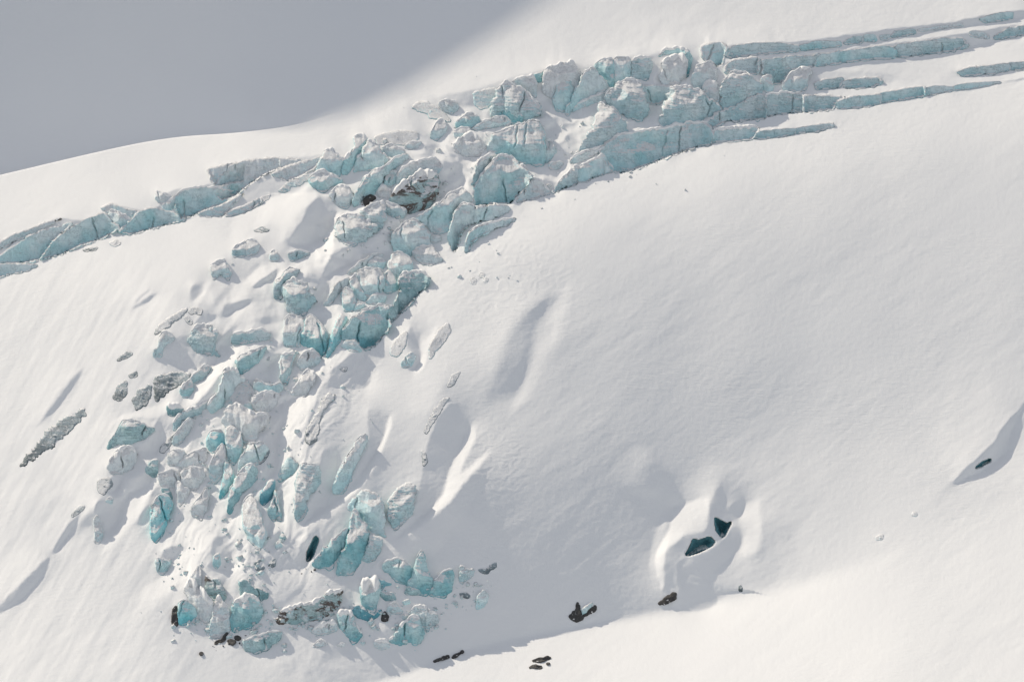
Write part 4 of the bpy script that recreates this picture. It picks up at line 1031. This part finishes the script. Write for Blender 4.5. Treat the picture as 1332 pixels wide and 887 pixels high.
chips('dark_gravel', 'dark mud and grit on the snow at the foot of the icefall', MAT['K'], [(290, 838, 9, 4, 12, .25), (325, 815, 12, 5, 8, .25), (400, 742, 10, 3, 8, .25), (470, 255, 8, 4, 12, .35)], 4)

# ------------------------------------------------------------------ the ground as one sheet with a wide skirt
def grow(start, sgn, n, f=1.13, s0=3.0):
    v = []; x = start; s = s0
    for _ in range(n): x += sgn * s; v.append(x); s *= f
    return np.array(v)
ex_l = grow(X0, -1, 34)[::-1]; ex_r = grow(gx[-1], 1, 34); ex_u = grow(Y0, -1, 30)[::-1]; ex_d = grow(gy[-1], 1, 34)
ax = np.concatenate([ex_l, gx, ex_r]); ay = np.concatenate([ex_u, gy, ex_d])
AX, AY = np.meshgrid(ax, ay)
inner = T(np.clip(AX, gx[0], gx[-1]), np.clip(AY, gy[0], gy[-1]))
full = inner.copy()
full[len(ex_u):len(ex_u) + len(gy), len(ex_l):len(ex_l) + len(gx)] = D
full += np.where(AY > gy[-1], -(AY - gy[-1]) * .30, 0) + np.where(AY < gy[0], (gy[0] - AY) * .36, 0)
full += np.where(AX < gx[0], (gx[0] - AX) * .03, 0) + np.where(AX > gx[-1], (AX - gx[-1]) * .0, 0)
full = np.clip(full, 500, 3600)
# a row of the sheet runs exactly along the left crest
for ci in range(AX.shape[1]):
    x = AX[0, ci]
    g_ = 60.0 * float(ss(460, -150, x))
    if g_ < .3 or x < gx[0]: continue
    y = float(np.interp(x, CREST[:, 0], CREST[:, 1])); j = len(ex_u) + int((y - Y0) / ST)
    dcr = float(T(x, y, D_NG))
    AY[j + 1, ci] = y; full[j + 1, ci] = dcr
    AY[j, ci] = y - .05; full[j, ci] = dcr + g_
idx = np.arange(AX.size).reshape(AX.shape)
ground = mesh_obj('snow_slope', world(AX, AY, full).reshape(-1, 3), grid_faces(idx), MS)
rng_ = full.ravel()[grid_faces(idx)]; fl = (rng_.max(1) - rng_.min(1)) < 1.6
ground.data.polygons.foreach_set('use_smooth', fl)
ground['kind'] = 'structure'; ground['label'] = 'smooth wind packed snow covering the glacier, its dome and the bank below'

# ------------------------------------------------------------------ the ridge beyond the frame whose shadow lies on the upper slope
SH = np.array([[-700, 330, .5], [-300, 285, .5], [-100, 250, .5], [0, 228, .5], [120, 199, .5], [240, 177, .5], [330, 171, .4], [385, 161, 0], [430, 149, 0], [480, 133, 0], [530, 109, 0],
               [580, 80, 0], [625, 53, 0], [665, 28, 0], [705, 0, 0], [760, -45, 0], [840, -110, 0], [930, -190, 0]], float)
def ridge():
    pts = []
    for x, y, g in SH:
        q = T(x, y + 3, T_FLAT) + (g * 60.0 * float(ss(460, -150, np.array(x))))
        pts.append(world(x, y, q) + LW * SHADOW_T)
    pts = np.array([np.ravel(p) for p in pts])
    pts = np.vstack([pts[0] + (pts[0] - pts[1]) * 3.0, pts, pts[-1] + (pts[-1] - pts[-2]) * 3.0])
    t = np.concatenate([[0], np.cumsum(np.linalg.norm(np.diff(pts, axis=0), axis=1))])
    tn = np.linspace(0, t[-1], 260); C = np.stack([np.interp(tn, t, pts[:, k]) for k in range(3)], 1)
    hz = np.array([LW[0], LW[1], 0.0]); hz /= np.linalg.norm(hz)
    offs = np.array([-1, -.8, -.62, -.46, -.33, -.22, -.13, -.06, -.02, 0, .02, .06, .13, .22, .33, .46, .62, .8, 1]) * 520
    V = []
    for o_ in offs:
        z = -abs(o_) * 2.3
        q = C + hz * o_ + np.array([0, 0, z])
        q = q + (np.stack([fbm(tn / 90, tn * 0 + o_ / 60, 51, 4), fbm(tn / 90, tn * 0 + o_ / 60, 52, 4), -np.abs(fbm(tn / 90, tn * 0 + o_ / 60, 53, 4))], 1) * min(30, abs(o_) * .25))
        V.append(q)
    V = np.array(V); ii = np.arange(V.shape[0] * V.shape[1]).reshape(V.shape[:2])
    o = mesh_obj('mountain_ridge', V.reshape(-1, 3), grid_faces(ii), MS)
    o['kind'] = 'structure'
ridge()

# ------------------------------------------------------------------ light, air, camera
w = bpy.data.worlds.new('World'); scene.world = w; w.use_nodes = True
nt = w.node_tree; bg = nt.nodes['Background']
sky = nt.nodes.new('ShaderNodeTexSky'); sky.sky_type = 'NISHITA'; sky.sun_disc = False
EL = math.asin(LW[2]); AZ = math.atan2(LW[0], LW[1])
sky.sun_elevation = EL; sky.sun_rotation = AZ % (2 * math.pi)
sky.altitude = 2000; sky.air_density = SKY[1]; sky.dust_density = SKY[2]; sky.ozone_density = SKY[3]
hs = nt.nodes.new('ShaderNodeHueSaturation'); hs.inputs['Saturation'].default_value = SKY[4]; nt.links.new(sky.outputs[0], hs.inputs['Color']); nt.links.new(hs.outputs[0], bg.inputs[0]); bg.inputs[1].default_value = SKY[0]
sun = bpy.data.lights.new('sun', 'SUN'); sun.energy = SUN_E; sun.angle = math.radians(.55); sun.color = (1.0, .895, .74)
so = bpy.data.objects.new('sun', sun); col.objects.link(so)
from mathutils import Vector
so.rotation_euler = Vector(LW).to_track_quat('Z', 'Y').to_euler(); so.location = (0, 0, 3000)
cam = bpy.data.cameras.new('camera'); cam.lens = 180; cam.sensor_width = 36; cam.clip_start = 1; cam.clip_end = 20000
co_ = bpy.data.objects.new('camera', cam); col.objects.link(co_); co_.location = CAM
co_.rotation_euler = (math.radians(90) - PITCH, 0, 0)
scene.camera = co_
vs = scene.view_settings; vs.view_transform = 'Standard'; vs.look = 'None'; vs.exposure = EXPO; vs.gamma = 1; vs.use_curve_mapping = False
scene.cycles.max_bounces = 6; scene.cycles.diffuse_bounces = 4
